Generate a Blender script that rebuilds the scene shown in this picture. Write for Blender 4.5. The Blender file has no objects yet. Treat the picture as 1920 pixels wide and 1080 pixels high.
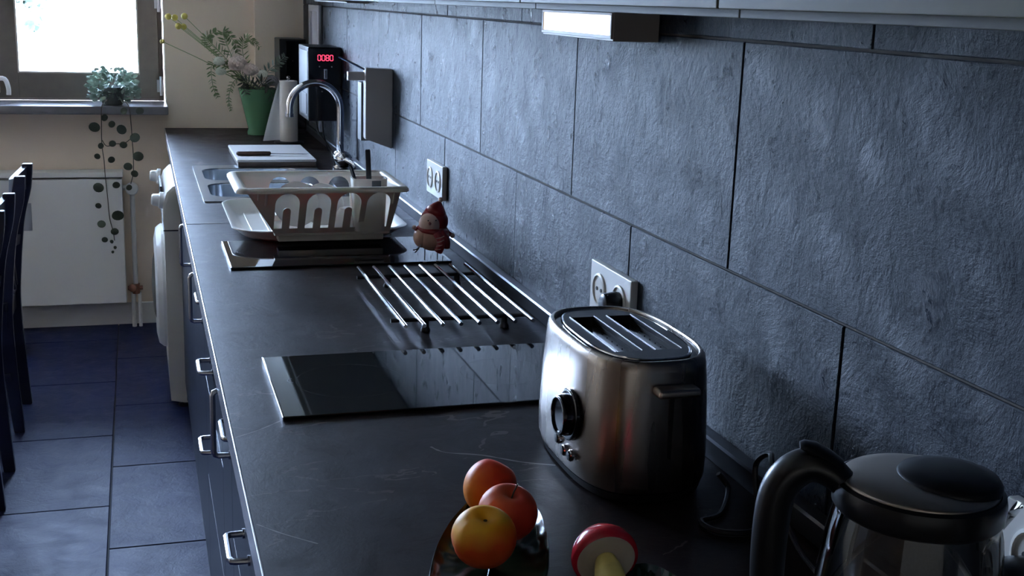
import bpy, bmesh, math, random
from mathutils import Vector, Matrix
random.seed(7)
S = bpy.context.scene
COL = S.collection
PI = math.pi

# ------------------------------------------------------------------ camera
cam = bpy.data.objects.new('camera', bpy.data.cameras.new('camera'))
COL.objects.link(cam)
yaw, pitch, roll = 0.303707, 0.233789, 0.033479
F = Vector((math.sin(yaw) * math.cos(pitch), math.cos(yaw) * math.cos(pitch), -math.sin(pitch)))
R0 = Vector((math.cos(yaw), -math.sin(yaw), 0)); U0 = R0.cross(F)
Rv = R0 * math.cos(roll) + U0 * math.sin(roll); Uv = -R0 * math.sin(roll) + U0 * math.cos(roll)
M = Matrix((Rv, Uv, -F)).transposed().to_4x4(); M.translation = (-0.72173, 0, 1.48949)
cam.matrix_world = M
cam.data.sensor_width = 36; cam.data.lens = 36 * 2254.65 / 1920
cam.data.shift_y = 0.00178; cam.data.clip_start = 0.02; cam.data.clip_end = 500
S.camera = cam

# ------------------------------------------------------------------ world, daylight, exposure
w = bpy.data.worlds.new('sky'); S.world = w; w.use_nodes = True
bg = w.node_tree.nodes['Background']
bg.inputs[0].default_value = (0.50, 0.66, 1.0, 1); bg.inputs[1].default_value = 17
S.view_settings.view_transform = 'Standard'; S.view_settings.look = 'None'
S.view_settings.gamma = 1; S.view_settings.use_curve_mapping = False
S.view_settings.exposure = 2.45
def portal(loc, rot, sx, sy):
    l = bpy.data.lights.new('window_portal', 'AREA'); l.shape = 'RECTANGLE'; l.size = sx; l.size_y = sy
    l.cycles.is_portal = True
    o = bpy.data.objects.new('window_portal', l); COL.objects.link(o); o.location = loc; o.rotation_euler = rot
portal((-1.75, 5.86, 1.6), (-PI / 2, 0, 0), 2.3, 1.2)

# ------------------------------------------------------------------ materials
def nt(name):
    m = bpy.data.materials.new(name); m.use_nodes = True
    return m, m.node_tree, m.node_tree.nodes['Principled BSDF']
def mat(name, c, rough=0.5, metal=0.0, spec=0.5, emis=None, es=0, noise=0.0, nscale=20, bump=0.0, bscale=80, trans=0, coat=0, sss=0, aniso=None):
    m, t, b = nt(name)
    b.inputs['Base Color'].default_value = (*c, 1); b.inputs['Roughness'].default_value = rough
    b.inputs['Metallic'].default_value = metal; b.inputs['Specular IOR Level'].default_value = spec
    b.inputs['Transmission Weight'].default_value = trans; b.inputs['Coat Weight'].default_value = coat
    if sss: b.inputs['Subsurface Weight'].default_value = sss; b.inputs['Subsurface Scale'].default_value = 0.01
    if emis: b.inputs['Emission Color'].default_value = (*emis, 1); b.inputs['Emission Strength'].default_value = es
    tc = t.nodes.new('ShaderNodeTexCoord')
    if noise:
        n = t.nodes.new('ShaderNodeTexNoise'); n.inputs['Scale'].default_value = nscale; n.inputs['Detail'].default_value = 6
        t.links.new(tc.outputs['Object'], n.inputs['Vector'])
        r = t.nodes.new('ShaderNodeMix'); r.data_type = 'RGBA'
        r.inputs[6].default_value = (*[max(0, x * (1 - noise)) for x in c], 1); r.inputs[7].default_value = (*[min(1, x * (1 + noise)) for x in c], 1)
        t.links.new(n.outputs[0], r.inputs[0]); t.links.new(r.outputs[2], b.inputs['Base Color'])
    if bump:
        n = t.nodes.new('ShaderNodeTexNoise'); n.inputs['Scale'].default_value = bscale; n.inputs['Detail'].default_value = 4
        t.links.new(tc.outputs['Object'], n.inputs['Vector'])
        u = t.nodes.new('ShaderNodeBump'); u.inputs['Distance'].default_value = bump
        t.links.new(n.outputs[0], u.inputs['Height']); t.links.new(u.outputs[0], b.inputs['Normal'])
    return m
def slate(name, dark, light, rough, bd, fine, spec=0.5, vein=0.0):
    """cleft slate: world-space noise for colour and relief"""
    m, t, b = nt(name); N = t.nodes.new; L = t.links.new
    g = N('ShaderNodeNewGeometry')
    def noise(scale, det=8, dist=0.0, ro=.6, vec=None):
        n = N('ShaderNodeTexNoise'); n.inputs['Scale'].default_value = scale; n.inputs['Detail'].default_value = det
        n.inputs['Distortion'].default_value = dist; n.inputs['Roughness'].default_value = ro
        L(vec or g.outputs['Position'], n.inputs['Vector']); return n.outputs[0]
    def math_(op, a, bb):
        n = N('ShaderNodeMath'); n.operation = op
        for i, v in enumerate((a, bb)):
            if isinstance(v, (int, float)): n.inputs[i].default_value = v
            elif v is not None: L(v, n.inputs[i])
        return n.outputs[0]
    n1 = noise(5, 8, 1.2); n2 = noise(60, 6, .3); n3 = noise(13, 10, .35, .70)
    mx = N('ShaderNodeMix'); mx.data_type = 'RGBA'; mx.inputs[6].default_value = (*dark, 1); mx.inputs[7].default_value = (*light, 1)
    L(math_('ADD', math_('MULTIPLY', n1, .7), math_('MULTIPLY', n2, .3)), mx.inputs[0])
    col = mx.outputs[2]
    if vein:
        mp = N('ShaderNodeMapping'); mp.inputs['Scale'].default_value = (1, 2.2, 1); mp.inputs['Rotation'].default_value = (0, 0, .5)
        L(g.outputs['Position'], mp.inputs['Vector'])
        v = noise(1.9, 5, .5, .5, mp.outputs[0])
        v = math_('ABSOLUTE', math_('SUBTRACT', v, .5), None)
        v = math_('LESS_THAN', v, .0035)
        k = math_('GREATER_THAN', noise(6, 2), .53)
        k2 = math_('GREATER_THAN', noise(40, 3), .45)
        f = math_('MULTIPLY', math_('MULTIPLY', v, k), math_('MULTIPLY', k2, vein))
        m2 = N('ShaderNodeMix'); m2.data_type = 'RGBA'; L(f, m2.inputs[0]); L(col, m2.inputs[6]); m2.inputs[7].default_value = (.26, .21, .185, 1)
        # streaky brushed grain
        mp2 = N('ShaderNodeMapping'); mp2.inputs['Scale'].default_value = (6, 60, 6); mp2.inputs['Rotation'].default_value = (0, 0, .12)
        L(g.outputs['Position'], mp2.inputs['Vector']); gr = noise(1.5, 5, .4, .6, mp2.outputs[0])
        m3 = N('ShaderNodeMix'); m3.data_type = 'RGBA'; m3.blend_type = 'MULTIPLY'; m3.inputs[0].default_value = .55
        L(m2.outputs[2], m3.inputs[6]); L(gr, m3.inputs[7]); col = m3.outputs[2]
    L(col, b.inputs['Base Color'])
    b.inputs['Specular IOR Level'].default_value = spec
    rr = N('ShaderNodeMapRange'); rr.inputs[1].default_value = .3; rr.inputs[2].default_value = .7
    rr.inputs[3].default_value = rough - .07; rr.inputs[4].default_value = rough + .1; L(n3, rr.inputs[0]); L(rr.outputs[0], b.inputs['Roughness'])
    ridge = math_('ABSOLUTE', math_('SUBTRACT', n3, .5), None)
    ridge = math_('MINIMUM', math_('MULTIPLY', ridge, 6), 1.0)
    h = math_('ADD', math_('MULTIPLY', ridge, bd * .40), math_('MULTIPLY', n1, bd))
    h = math_('ADD', h, math_('MULTIPLY', n2, fine))
    bu = N('ShaderNodeBump'); bu.inputs['Distance'].default_value = 1; bu.inputs['Strength'].default_value = 1
    L(h, bu.inputs['Height']); L(bu.outputs[0], b.inputs['Normal'])
    return m
def brushed(name, c, rough, sc, d=0.0004):
    m, t, b = nt(name); N = t.nodes.new; L = t.links.new
    b.inputs['Base Color'].default_value = (*c, 1); b.inputs['Metallic'].default_value = 1; b.inputs['Roughness'].default_value = rough
    tc = N('ShaderNodeTexCoord'); mp = N('ShaderNodeMapping'); mp.inputs['Scale'].default_value = sc; L(tc.outputs['Object'], mp.inputs['Vector'])
    n = N('ShaderNodeTexNoise'); n.inputs['Scale'].default_value = 1; n.inputs['Detail'].default_value = 3; L(mp.outputs[0], n.inputs['Vector'])
    rr = N('ShaderNodeMapRange'); rr.inputs[3].default_value = rough - .08; rr.inputs[4].default_value = rough + .1; L(n.outputs[0], rr.inputs[0]); L(rr.outputs[0], b.inputs['Roughness'])
    bu = N('ShaderNodeBump'); bu.inputs['Distance'].default_value = d; bu.inputs['Strength'].default_value = .3; L(n.outputs[0], bu.inputs['Height']); L(bu.outputs[0], b.inputs['Normal'])
    return m
def thin_glass(name, tint, refl=1.0, rough=0.02):
    m = bpy.data.materials.new(name); m.use_nodes = True; t = m.node_tree; t.nodes.clear()
    o = t.nodes.new('ShaderNodeOutputMaterial'); mx = t.nodes.new('ShaderNodeMixShader'); tr = t.nodes.new('ShaderNodeBsdfTransparent')
    gl = t.nodes.new('ShaderNodeBsdfGlossy'); fr = t.nodes.new('ShaderNodeFresnel'); fr.inputs[0].default_value = 1.5
    tr.inputs[0].default_value = (*tint, 1); gl.inputs['Roughness'].default_value = rough; gl.inputs[0].default_value = (refl, refl, refl, 1)
    t.links.new(fr.outputs[0], mx.inputs[0]); t.links.new(tr.outputs[0], mx.inputs[1]); t.links.new(gl.outputs[0], mx.inputs[2]); t.links.new(mx.outputs[0], o.inputs[0])
    return m
def fruit_mat(name, warm, red, bias):
    m, t, b = nt(name); N = t.nodes.new; L = t.links.new
    tc = N('ShaderNodeTexCoord'); n = N('ShaderNodeTexNoise'); n.inputs['Scale'].default_value = 14; n.inputs['Detail'].default_value = 5
    L(tc.outputs['Object'], n.inputs['Vector'])
    sp = N('ShaderNodeSeparateXYZ'); L(tc.outputs['Object'], sp.inputs[0])
    a = N('ShaderNodeMath'); a.operation = 'MULTIPLY_ADD'; a.inputs[1].default_value = bias[0]; L(sp.outputs[2], a.inputs[0]); L(n.outputs[0], a.inputs[2])
    a2 = N('ShaderNodeMath'); a2.operation = 'MULTIPLY_ADD'; a2.inputs[1].default_value = bias[1]; L(sp.outputs[0], a2.inputs[0]); L(a.outputs[0], a2.inputs[2])
    r = N('ShaderNodeMapRange'); r.inputs[1].default_value = .20; r.inputs[2].default_value = .62; L(a2.outputs[0], r.inputs[0])
    mx = N('ShaderNodeMix'); mx.data_type = 'RGBA'; mx.inputs[6].default_value = (*warm, 1); mx.inputs[7].default_value = (*red, 1)
    L(r.outputs[0], mx.inputs[0]); L(mx.outputs[2], b.inputs['Base Color'])
    b.inputs['Roughness'].default_value = .48; b.inputs['Specular IOR Level'].default_value = .3; b.inputs['Subsurface Weight'].default_value = .12; b.inputs['Subsurface Scale'].default_value = .01
    return m
MT = {}
MT['wall_tile'] = slate('slate_wall', (.006, .010, .019), (.019, .029, .048), .30, .0042, .0018, .22)
MT['floor_tile'] = slate('slate_floor', (.009, .012, .040), (.022, .028, .085), .46, .0016, .0004, .11)  # blue of the sky reflected in the floor is put into the colour
MT['grout'] = mat('grout', (.045, .045, .05), .9)
MT['grout_w'] = mat('wall_grout', (.11, .098, .088), .9)
MT['worktop'] = slate('worktop_laminate', (.013, .0068, .0066), (.031, .0175, .015), .42, .0005, .00010, .13, .35)
MT['edge'] = mat('worktop_edge', (.62, .62, .66), .25, .6)
MT['plaster'] = mat('plaster', (.88, .72, .58), .85, noise=.03, nscale=3, bump=.0008, bscale=60)
MT['plaster_room'] = mat('room_plaster', (.88, .68, .48), .9)
MT['ceiling'] = mat('ceiling_paint', (.85, .77, .68), .9)
MT['bounce_cut'] = mat('bounce_cut_brown', (.26, .16, .10), .6, noise=.3, nscale=6)  # brown put on the unseen near wall to cut bounce light, panelling invented
MT['white'] = mat('white_enamel', (.74, .73, .72), .35)
MT['rad'] = mat('radiator_enamel', (.72, .69, .66), .4)
MT['cream'] = mat('cream_plastic', (.74, .70, .63), .35)
MT['whiteplastic'] = mat('white_plastic', (.78, .76, .72), .3, sss=.05)
MT['rackplastic'] = mat('ivory_plastic', (.74, .69, .61), .38, sss=.08)
MT['frame'] = mat('window_frame', (.155, .125, .105), .5, noise=.2, nscale=25)
MT['bead'] = mat('glazing_bead', (.55, .5, .42), .5)
MT['stone'] = mat('sill_stone', (.16, .15, .16), .3, noise=.3, nscale=30)
MT['glass'] = thin_glass('window_glass', (.96, .98, .97))
MT['jarglass'] = thin_glass('clear_glass', (.72, .72, .72))
MT['chrome'] = mat('chrome', (.75, .75, .78), .09, 1)
MT['satin'] = mat('satin_steel', (.55, .55, .58), .27, 1)
MT['sink'] = mat('sink_steel', (.50, .53, .56), .25, 1)
MT['alu'] = mat('aluminium', (.62, .63, .68), .3, 1)
MT['trim'] = mat('wall_profile', (.16, .17, .20), .32, .75)
MT['toaster'] = brushed('brushed_steel', (.43, .38, .34), .27, (30, 30, 2.0))
MT['lid'] = brushed('lid_steel', (.62, .55, .48), .36, (20, 20, 20))
MT['darksteel'] = mat('dark_steel', (.035, .035, .04), .35, .6)
MT['black'] = mat('black_plastic', (.010, .010, .012), .32)
MT['blackgloss'] = mat('black_gloss', (.006, .006, .008), .12)
MT['hob'] = mat('black_ceramic_glass', (.005, .006, .009), .04, spec=.5)
MT['dark'] = mat('dark_cavity', (.012, .011, .011), .6)
MT['cabdark'] = mat('anthracite_front', (.014, .019, .034), .35, spec=.3, bump=.00005, bscale=300)
MT['cabtop'] = mat('cabinet_front', (.16, .15, .105), .55, spec=.12)
MT['cabtopbody'] = mat('cabinet_carcass', (.16, .155, .13), .6, spec=.2)
MT['lampglow'] = mat('lamp_diffuser', (.9, .9, .85), .3, emis=(1, .88, .74), es=.45)
MT['lampbody'] = mat('lamp_housing', (.42, .38, .35), .5, 0)
MT['chair'] = mat('navy_black_paint', (.014, .016, .040), .28, noise=.4, nscale=12)
MT['grey'] = mat('grey_paint', (.36, .33, .32), .5)
MT['darkgrey'] = mat('dark_grey', (.07, .075, .08), .5)
MT['greylight'] = mat('light_grey_plastic', (.13, .14, .14), .45)
MT['led'] = mat('red_led', (.6, .02, .04), .5, emis=(1, .05, .12), es=.5)
MT['board'] = mat('white_board', (.70, .68, .67), .4)
MT['woodboard'] = mat('wood_board', (.12, .085, .07), .6, noise=.4, nscale=40)
MT['woodhandle'] = mat('knife_handle', (.06, .028, .022), .45)
MT['paper'] = mat('paper', (.76, .70, .63), .9)
MT['papersheet'] = mat('paper_sheet', (.80, .80, .82), .9)
MT['vase'] = mat('green_glass', (.14, .31, .16), .15, trans=.2, spec=.6)
MT['leafdark'] = mat('leaf_dark', (.055, .068, .045), .55, noise=.4, nscale=30)
MT['leafpale'] = mat('leaf_pale', (.27, .34, .27), .55, noise=.35, nscale=30)
MT['fern'] = mat('fern_green', (.20, .25, .11), .6)
MT['stem'] = mat('stem', (.30, .33, .15), .6)
MT['twig'] = mat('brown_twig', (.07, .055, .035), .7)
MT['yellow'] = mat('yellow_bloom', (.62, .50, .12), .8, bump=.002, bscale=300)
MT['peony'] = mat('peony', (.92, .76, .66), .7)
MT['whitebloom'] = mat('white_bloom', (.88, .87, .74), .7)
MT['mauve'] = mat('mauve_bloom', (.42, .38, .40), .7)
MT['plate'] = mat('green_glazed', (.008, .026, .012), .16, spec=.5, bump=.0003, bscale=40)
MT['capred'] = mat('mushroom_red', (.60, .018, .038), .22, coat=.2)
MT['capwhite'] = mat('mushroom_white', (.62, .52, .42), .6)
MT['stemyellow'] = mat('mushroom_stem', (.85, .66, .20), .55, noise=.25, nscale=60)
MT['red'] = mat('red_paint', (.36, .030, .032), .28, coat=.4)
MT['snowbody'] = mat('terracotta_white', (.70, .44, .33), .3, noise=.35, nscale=45)
MT['snowface'] = mat('snow_face', (.85, .62, .55), .35)
MT['copper'] = mat('copper_pipe', (.30, .13, .09), .4, .7)
MT['bark'] = mat('bark', (.15, .11, .08), .9)
MT['treeleaf'] = mat('tree_leaf', (.012, .024, .013), .6)
MT['ground'] = mat('pale_gravel', (.62, .61, .56), .9)
MT['pot'] = mat('plant_pot', (.12, .13, .12), .5)
MT['label'] = mat('grey_label', (.30, .30, .34), .5)
MT['water'] = mat('heater_plate', (.35, .34, .33), .35, 1)
N1 = fruit_mat('nectarine_a', (.92, .30, .03), (.72, .06, .02), (6, 9))
N2 = fruit_mat('nectarine_b', (.85, .22, .06), (.60, .06, .03), (2, 8))
N3 = fruit_mat('nectarine_c', (.88, .42, .02), (.80, .10, .02), (-15, 2))

# ------------------------------------------------------------------ mesh helpers
def B(): return bmesh.new()
def box(bm, x0, x1, y0, y1, z0, z1, bev=0.0, seg=2, mx=None):
    t = bmesh.new(); r = bmesh.ops.create_cube(t, size=1)
    for v in t.verts:
        v.co = Vector((x0 + (v.co.x + .5) * (x1 - x0), y0 + (v.co.y + .5) * (y1 - y0), z0 + (v.co.z + .5) * (z1 - z0)))
    if bev: bmesh.ops.bevel(t, geom=t.edges[:], offset=bev, segments=seg, affect='EDGES', profile=.5)
    if mx is not None: bmesh.ops.transform(t, matrix=mx, verts=t.verts)
    merge(bm, t); return bm
def merge(bm, t):
    me = bpy.data.meshes.new('tmp'); t.to_mesh(me); t.free(); bm.from_mesh(me); bpy.data.meshes.remove(me)
def loft(bm, loops, cap0=True, cap1=True, closed=True):
    vs = [[bm.verts.new(p) for p in lp] for lp in loops]; n = len(loops[0])
    for a, b in zip(vs, vs[1:]):
        for i in range(n if closed else n - 1):
            j = (i + 1) % n; bm.faces.new((a[i], a[j], b[j], b[i]))
    if cap0: bm.faces.new(vs[0][::-1])
    if cap1: bm.faces.new(vs[-1])
    return bm
def lathe(bm, prof, c=(0, 0, 0), axis=(0, 0, 1), n=32, sx=1.0, sy=1.0, cap0=True, cap1=True):
    q = Vector((0, 0, 1)).rotation_difference(Vector(axis)); c = Vector(c)
    loft(bm, [[c + q @ Vector((r * sx * math.cos(2 * PI * i / n), r * sy * math.sin(2 * PI * i / n), h)) for i in range(n)] for r, h in prof], cap0, cap1)
    return bm
def tube(bm, pts, r, n=10, cap=True):
    pts = [Vector(p) for p in pts]; rs = r if isinstance(r, (list, tuple)) else [r] * len(pts)
    loops = []; up = None
    for i, p in enumerate(pts):
        d = (pts[min(i + 1, len(pts) - 1)] - pts[max(i - 1, 0)]).normalized()
        if up is None:
            up = d.orthogonal().normalized()
        else:
            up = (up - d * up.dot(d)); up = up.normalized() if up.length > 1e-6 else d.orthogonal().normalized()
        s = d.cross(up)
        loops.append([p + (up * math.cos(2 * PI * k / n) + s * math.sin(2 * PI * k / n)) * rs[i] for k in range(n)])
    loft(bm, loops, cap, cap); return bm
def arc(c, r, a0, a1, n, ux=(1, 0, 0), uy=(0, 0, 1)):
    c = Vector(c); ux = Vector(ux); uy = Vector(uy)
    return [c + ux * r * math.cos(a0 + (a1 - a0) * i / n) + uy * r * math.sin(a0 + (a1 - a0) * i / n) for i in range(n + 1)]
def smooth_path(pts, k=6):
    P = [Vector(p) for p in pts]; out = []
    for i in range(len(P) - 1):
        p0 = P[max(i - 1, 0)]; p1 = P[i]; p2 = P[i + 1]; p3 = P[min(i + 2, len(P) - 1)]
        for j in range(k):
            t = j / k
            out.append(.5 * ((2 * p1) + (-p0 + p2) * t + (2 * p0 - 5 * p1 + 4 * p2 - p3) * t * t + (-p0 + 3 * p1 - 3 * p2 + p3) * t ** 3))
    out.append(P[-1]); return out
def panel(bm, outline, holes, th, f):
    """flat plate with holes in (u, v), thickness along w; f(u, v, w) -> point"""
    t = bmesh.new(); es = []
    for lp in [outline] + holes:
        vs = [t.verts.new((u, v, 0)) for u, v in lp]
        for i in range(len(vs)): es.append(t.edges.new((vs[i], vs[(i + 1) % len(vs)])))
    bmesh.ops.triangle_fill(t, use_beauty=True, use_dissolve=False, edges=es)
    r = bmesh.ops.extrude_face_region(t, geom=t.faces[:])
    for v in r['geom']:
        if isinstance(v, bmesh.types.BMVert): v.co.z = th
    bmesh.ops.recalc_face_normals(t, faces=t.faces[:])
    for v in t.verts: v.co = f(v.co.x, v.co.y, v.co.z)
    merge(bm, t); return bm
def rrect(x0, x1, y0, y1, r, n=5):
    out = []
    for cx, cy, a in ((x1 - r, y1 - r, 0), (x0 + r, y1 - r, PI / 2), (x0 + r, y0 + r, PI), (x1 - r, y0 + r, 1.5 * PI)):
        for i in range(n + 1): out.append((cx + r * math.cos(a + i * PI / 2 / n), cy + r * math.sin(a + i * PI / 2 / n)))
    return out
def superloop(cx, cy, a, b, z, e=2.6, n=56):
    out = []
    for i in range(n):
        t = 2 * PI * i / n; c, s = math.cos(t), math.sin(t)
        out.append(Vector((cx + a * math.copysign(abs(c) ** (2 / e), c), cy + b * math.copysign(abs(s) ** (2 / e), s), z)))
    return out
def obj(name, bm, m, parent=None, sharp=35, origin=None, smooth=True):
    bmesh.ops.recalc_face_normals(bm, faces=bm.faces[:])
    me = bpy.data.meshes.new(name)
    if origin is not None: bmesh.ops.translate(bm, verts=bm.verts, vec=-Vector(origin))
    bm.to_mesh(me); bm.free(); me.materials.append(MT[m] if isinstance(m, str) else m)
    if smooth: me.shade_smooth(); me.set_sharp_from_angle(angle=math.radians(sharp))
    o = bpy.data.objects.new(name, me); COL.objects.link(o)
    if smooth and sharp < 61:
        wn = o.modifiers.new('weighted', 'WEIGHTED_NORMAL'); wn.keep_sharp = True; wn.weight = 100
    if origin is not None: o.location = origin
    if parent is not None:
        o.parent = parent
        if parent.get('_o') is not None or True:
            o.location = Vector(o.location) - wpos(parent)
    return o
def wpos(o):
    v = Vector((0, 0, 0))
    while o is not None: v += Vector(o.location); o = o.parent
    return v
def tag(o, label, cat, group=None, kind=None):
    if label: o['label'] = label
    if cat: o['category'] = cat
    if group: o['group'] = group
    if kind: o['kind'] = kind
    return o
def thing(name, loc, label, cat, group=None):
    o = bpy.data.objects.new(name, None); COL.objects.link(o); o.location = loc; o.empty_display_size = .05
    return tag(o, label, cat, group)
def struct(name, bm, m, label=None, cat=None):
    o = obj(name, bm, m); o['kind'] = 'structure'
    if label: o['label'] = label
    if cat: o['category'] = cat
    return o
def place(o, parent, loc=None, rot=None):
    """copy o (mesh shared) under parent at world loc"""
    c = o.copy(); COL.objects.link(c); c.parent = parent
    if loc is not None: c.location = Vector(loc) - (wpos(parent) if parent else Vector())
    if rot is not None: c.rotation_euler = rot
    return c

# ================================================================== ROOM
YF = 5.62; XL = -3.4; YB = -2.2; ZC = 2.5
ZL, TH_, TW = 1.1605, 0.2932, 0.603
bm = B(); box(bm, .0055, .15, YB, 6.0, -.05, ZC)
wall_right = struct('wall_right', bm, 'grout_w', 'kitchen back wall clad in large dark slate tiles', 'wall')
bm = B(); box(bm, .0, .005, .0, TW - .003, .0, TH_ - .003, .0012, 1)
t0 = obj('tile', bm, 'wall_tile', wall_right, smooth=False); first = True
random.seed(3)
for row, off in ((-1, 0.0), (0, .461 * TW), (1, 0.0)):
    z = ZL + row * TH_
    for k in range(-6, 8):
        y = 1.0986 + off + k * TW
        if y > YF - .02 or y < YB: continue
        o = t0 if first else place(t0, wall_right)
        first = False
        o.location = Vector((.002 + random.uniform(-.0005, .0005), y + .0015, z + .0015)) - wpos(wall_right)
        if y + TW > YF:                                   # cut tile in the corner
            o.scale = (1, (YF - y - .003) / (TW - .003), 1)
# floor
bm = B(); box(bm, XL, .15, YB, 6.0, -.12, -.008)
floor = struct('floor', bm, 'grout', 'dark slate tiled kitchen floor with sky blue put into its colour', 'floor')
bm = B(); box(bm, 0, TW - .005, 0, TW * 1.015 - .005, -.012, 0, .0015, 1)
ft = obj('tile', bm, 'floor_tile', floor, smooth=False); first = True
for c in range(-5, 2):
    x0 = -.8475 + c * TW
    yoff = 3.216 if c % 2 == 0 else 3.514
    for k in range(-9, 5):
        y0 = yoff + k * TW * 1.015
        if y0 > YF or y0 < YB - .5 or x0 > -.05 or x0 < XL - .4: continue
        o = ft if first else place(ft, floor); first = False
        o.location = Vector((x0 + .0025, y0 + .0025, random.uniform(-.0004, .0002)))
bm = B(); box(bm, XL, .15, YB, 6.0, ZC, ZC + .1)
struct('ceiling', bm, 'ceiling', 'plain pale ceiling', 'ceiling')
bm = B(); box(bm, XL - .15, XL, 2.2, 6.0, -.05, ZC)
struct('wall_left', bm, 'plaster_room', 'warm beige left wall', 'wall')
bm = B(); box(bm, XL - .15, XL, YB, 2.2, -.05, ZC)
struct('wall_left', bm, 'bounce_cut', 'unseen near part of the left wall, browned to cut bounce light', 'wall')
bm = B(); box(bm, XL, .15, YB - .15, YB, -.05, ZC)
struct('wall_back', bm, 'plaster_room', 'warm beige wall behind the viewer', 'wall')
WX0, WX1, WZ0, WZ1 = -2.9, -.605, .985, 2.2
bm = B()
box(bm, WX1, .01, YF, 6.0, -.05, ZC); box(bm, XL, WX0, YF, 6.0, -.05, ZC)
box(bm, WX0, WX1, YF, 6.0, -.05, WZ0); box(bm, WX0, WX1, YF, 6.0, WZ1, ZC)
struct('wall_far', bm, 'plaster', 'beige plastered window wall', 'wall')
# shallow plain box in the corner at the right end
bm = B(); box(bm, -.215, .009, 5.585, YF, .9, ZC, .002)
struct('trim_2', bm, 'plaster', 'shallow plaster pier in the corner', 'trim')
bm = B(); box(bm, XL, -.60, YF - .015, YF, 0, .10, .003)
struct('baseboard_far', bm, 'rad', 'pale skirting under the window', 'baseboard')
# window
win = bpy.data.objects.new('window_1', None); COL.objects.link(win); win.location = (-1.75, 5.75, WZ0)
tag(win, 'brown framed casement window with bright daylight outside', 'window', kind='structure')
bm = B(); box(bm, WX0 - .0, -.600, 5.47, 5.76, .968, 1.004, .004)
obj('window_sill', bm, 'stone', win)['label'] = 'dark stone window sill'
def ring(bm, x0, x1, z0, z1, wl, wr, wb, wt, ya, yb, bev=.004):
    box(bm, x0, x0 + wl, ya, yb, z0, z1, bev); box(bm, x1 - wr, x1, ya, yb, z0, z1, bev)
    box(bm, x0 + wl - .004, x1 - wr + .004, ya + .002, yb, z0, z0 + wb, bev); box(bm, x0 + wl - .004, x1 - wr + .004, ya + .002, yb, z1 - wt, z1, bev)
bm = B(); ring(bm, WX0, WX1 - .004, 1.003, WZ1, .03, .03, .022, .03, 5.765, 5.84)
obj('window_frame', bm, 'frame', win)
for i, (xa, xb) in enumerate(((-1.318, -.628), (-2.09, -1.335), (-2.875, -2.105))):
    bm = B(); wl = .096; ring(bm, xa, xb, 1.012, WZ1 - .02, wl, .086, .113, .09, 5.75, 5.81)
    s = obj('window_sash', bm, 'frame', win)
    px0, px1 = xa + wl, xb - .086
    bm = B(); ring(bm, px0 - .002, px1 + .002, 1.123, WZ1 - .108, .007, .007, .007, .007, 5.747, 5.765, .001)
    obj('glazing_bead', bm, 'bead', s)
    bm = B(); box(bm, px0 - .01, px1 + .01, 5.778, 5.784, 1.11, WZ1 - .10)
    obj('pane', bm, 'glass', s)
    if i == 0:
        for z0, z1 in ((1.40, 1.50), (1.03, 1.115)):
            bm = B(); tube(bm, [(-.622, 5.742, z0), (-.622, 5.742, z1)], .007, 10); box(bm, -.640, -.612, 5.744, 5.752, z0 + .015, z1 - .015, .001)
            obj('hinge', bm, 'alu', s)
bm = B(); box(bm, -1.330, -1.300, 5.742, 5.751, 1.035, 1.165, .003); tube(bm, [(-1.315, 5.742, 1.10), (-1.315, 5.71, 1.10), (-1.305, 5.705, 1.10)], .008, 8); tube(bm, smooth_path([(-1.312, 5.705, 1.10), (-1.275, 5.700, 1.098), (-1.262, 5.700, 1.060), (-1.262, 5.700, 1.03)], 4), .010, 8); obj('window_handle', bm, 'white', win)
# outside
bm = B(); box(bm, -160, 160, 6.5, 300, -3.2, -3.0)
struct('ground', bm, 'ground', 'pale sunlit ground outside the window', 'ground')
tr = thing('garden_tree', (-2.5, 9.6, -3.0), 'leafy tree branches seen washed out through the window', 'tree')
bm = B(); tube(bm, smooth_path([(-2.5, 9.6, -3), (-2.46, 9.6, -1), (-2.4, 9.55, .6), (-2.2, 9.5, 1.6), (-1.9, 9.4, 2.4)], 5), [.14 - .004 * i for i in range(21)], 10)
tube(bm, smooth_path([(-2.4, 9.55, .6), (-1.95, 9.3, 1.1), (-1.55, 9.2, 1.45), (-1.40, 9.15, 1.36)], 5), [.05 - .0028 * i for i in range(16)], 8)
obj('trunk', bm, 'bark', tr)
bm = B(); random.seed(5)
def leaf_into(bm, p, d, L_, W_, curl=.15):
    d = Vector(d).normalized(); s = d.cross(Vector((random.uniform(-1, 1), random.uniform(-1, 1), random.uniform(-.3, 1)))).normalized(); nrm = s.cross(d)
    p = Vector(p); vs = [bm.verts.new(q) for q in (p, p + d * L_ * .3 + s * W_ * .45 + nrm * L_ * curl * .5, p + d * L_ * .7 + s * W_ * .4 + nrm * L_ * curl * .4, p + d * L_,
          p + d * L_ * .7 - s * W_ * .4 + nrm * L_ * curl * .4, p + d * L_ * .3 - s * W_ * .45 + nrm * L_ * curl * .5)]
    c = bm.verts.new(p + d * L_ * .5)
    for i in range(6): bm.faces.new((vs[i], vs[(i + 1) % 6], c))
for cx, cy, cz, r, n in ((-1.42, 9.15, 1.40, .14, 60), (-1.36, 9.15, 1.24, .09, 26), (-1.58, 9.2, 1.62, .22, 120), (-2.1, 9.4, 2.4, .7, 700), (-2.7, 9.7, 2.0, .7, 600)):
    for i in range(n):
        v = Vector((random.gauss(0, 1), random.gauss(0, 1), random.gauss(0, 1))).normalized() * r * random.random() ** .5
        leaf_into(bm, Vector((cx, cy, cz)) + v, (random.uniform(-1, 1), random.uniform(-1, 1), random.uniform(-1, .5)), .07, .045)
tag(obj('foliage', bm, 'treeleaf', tr), None, None, kind='stuff')

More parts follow.
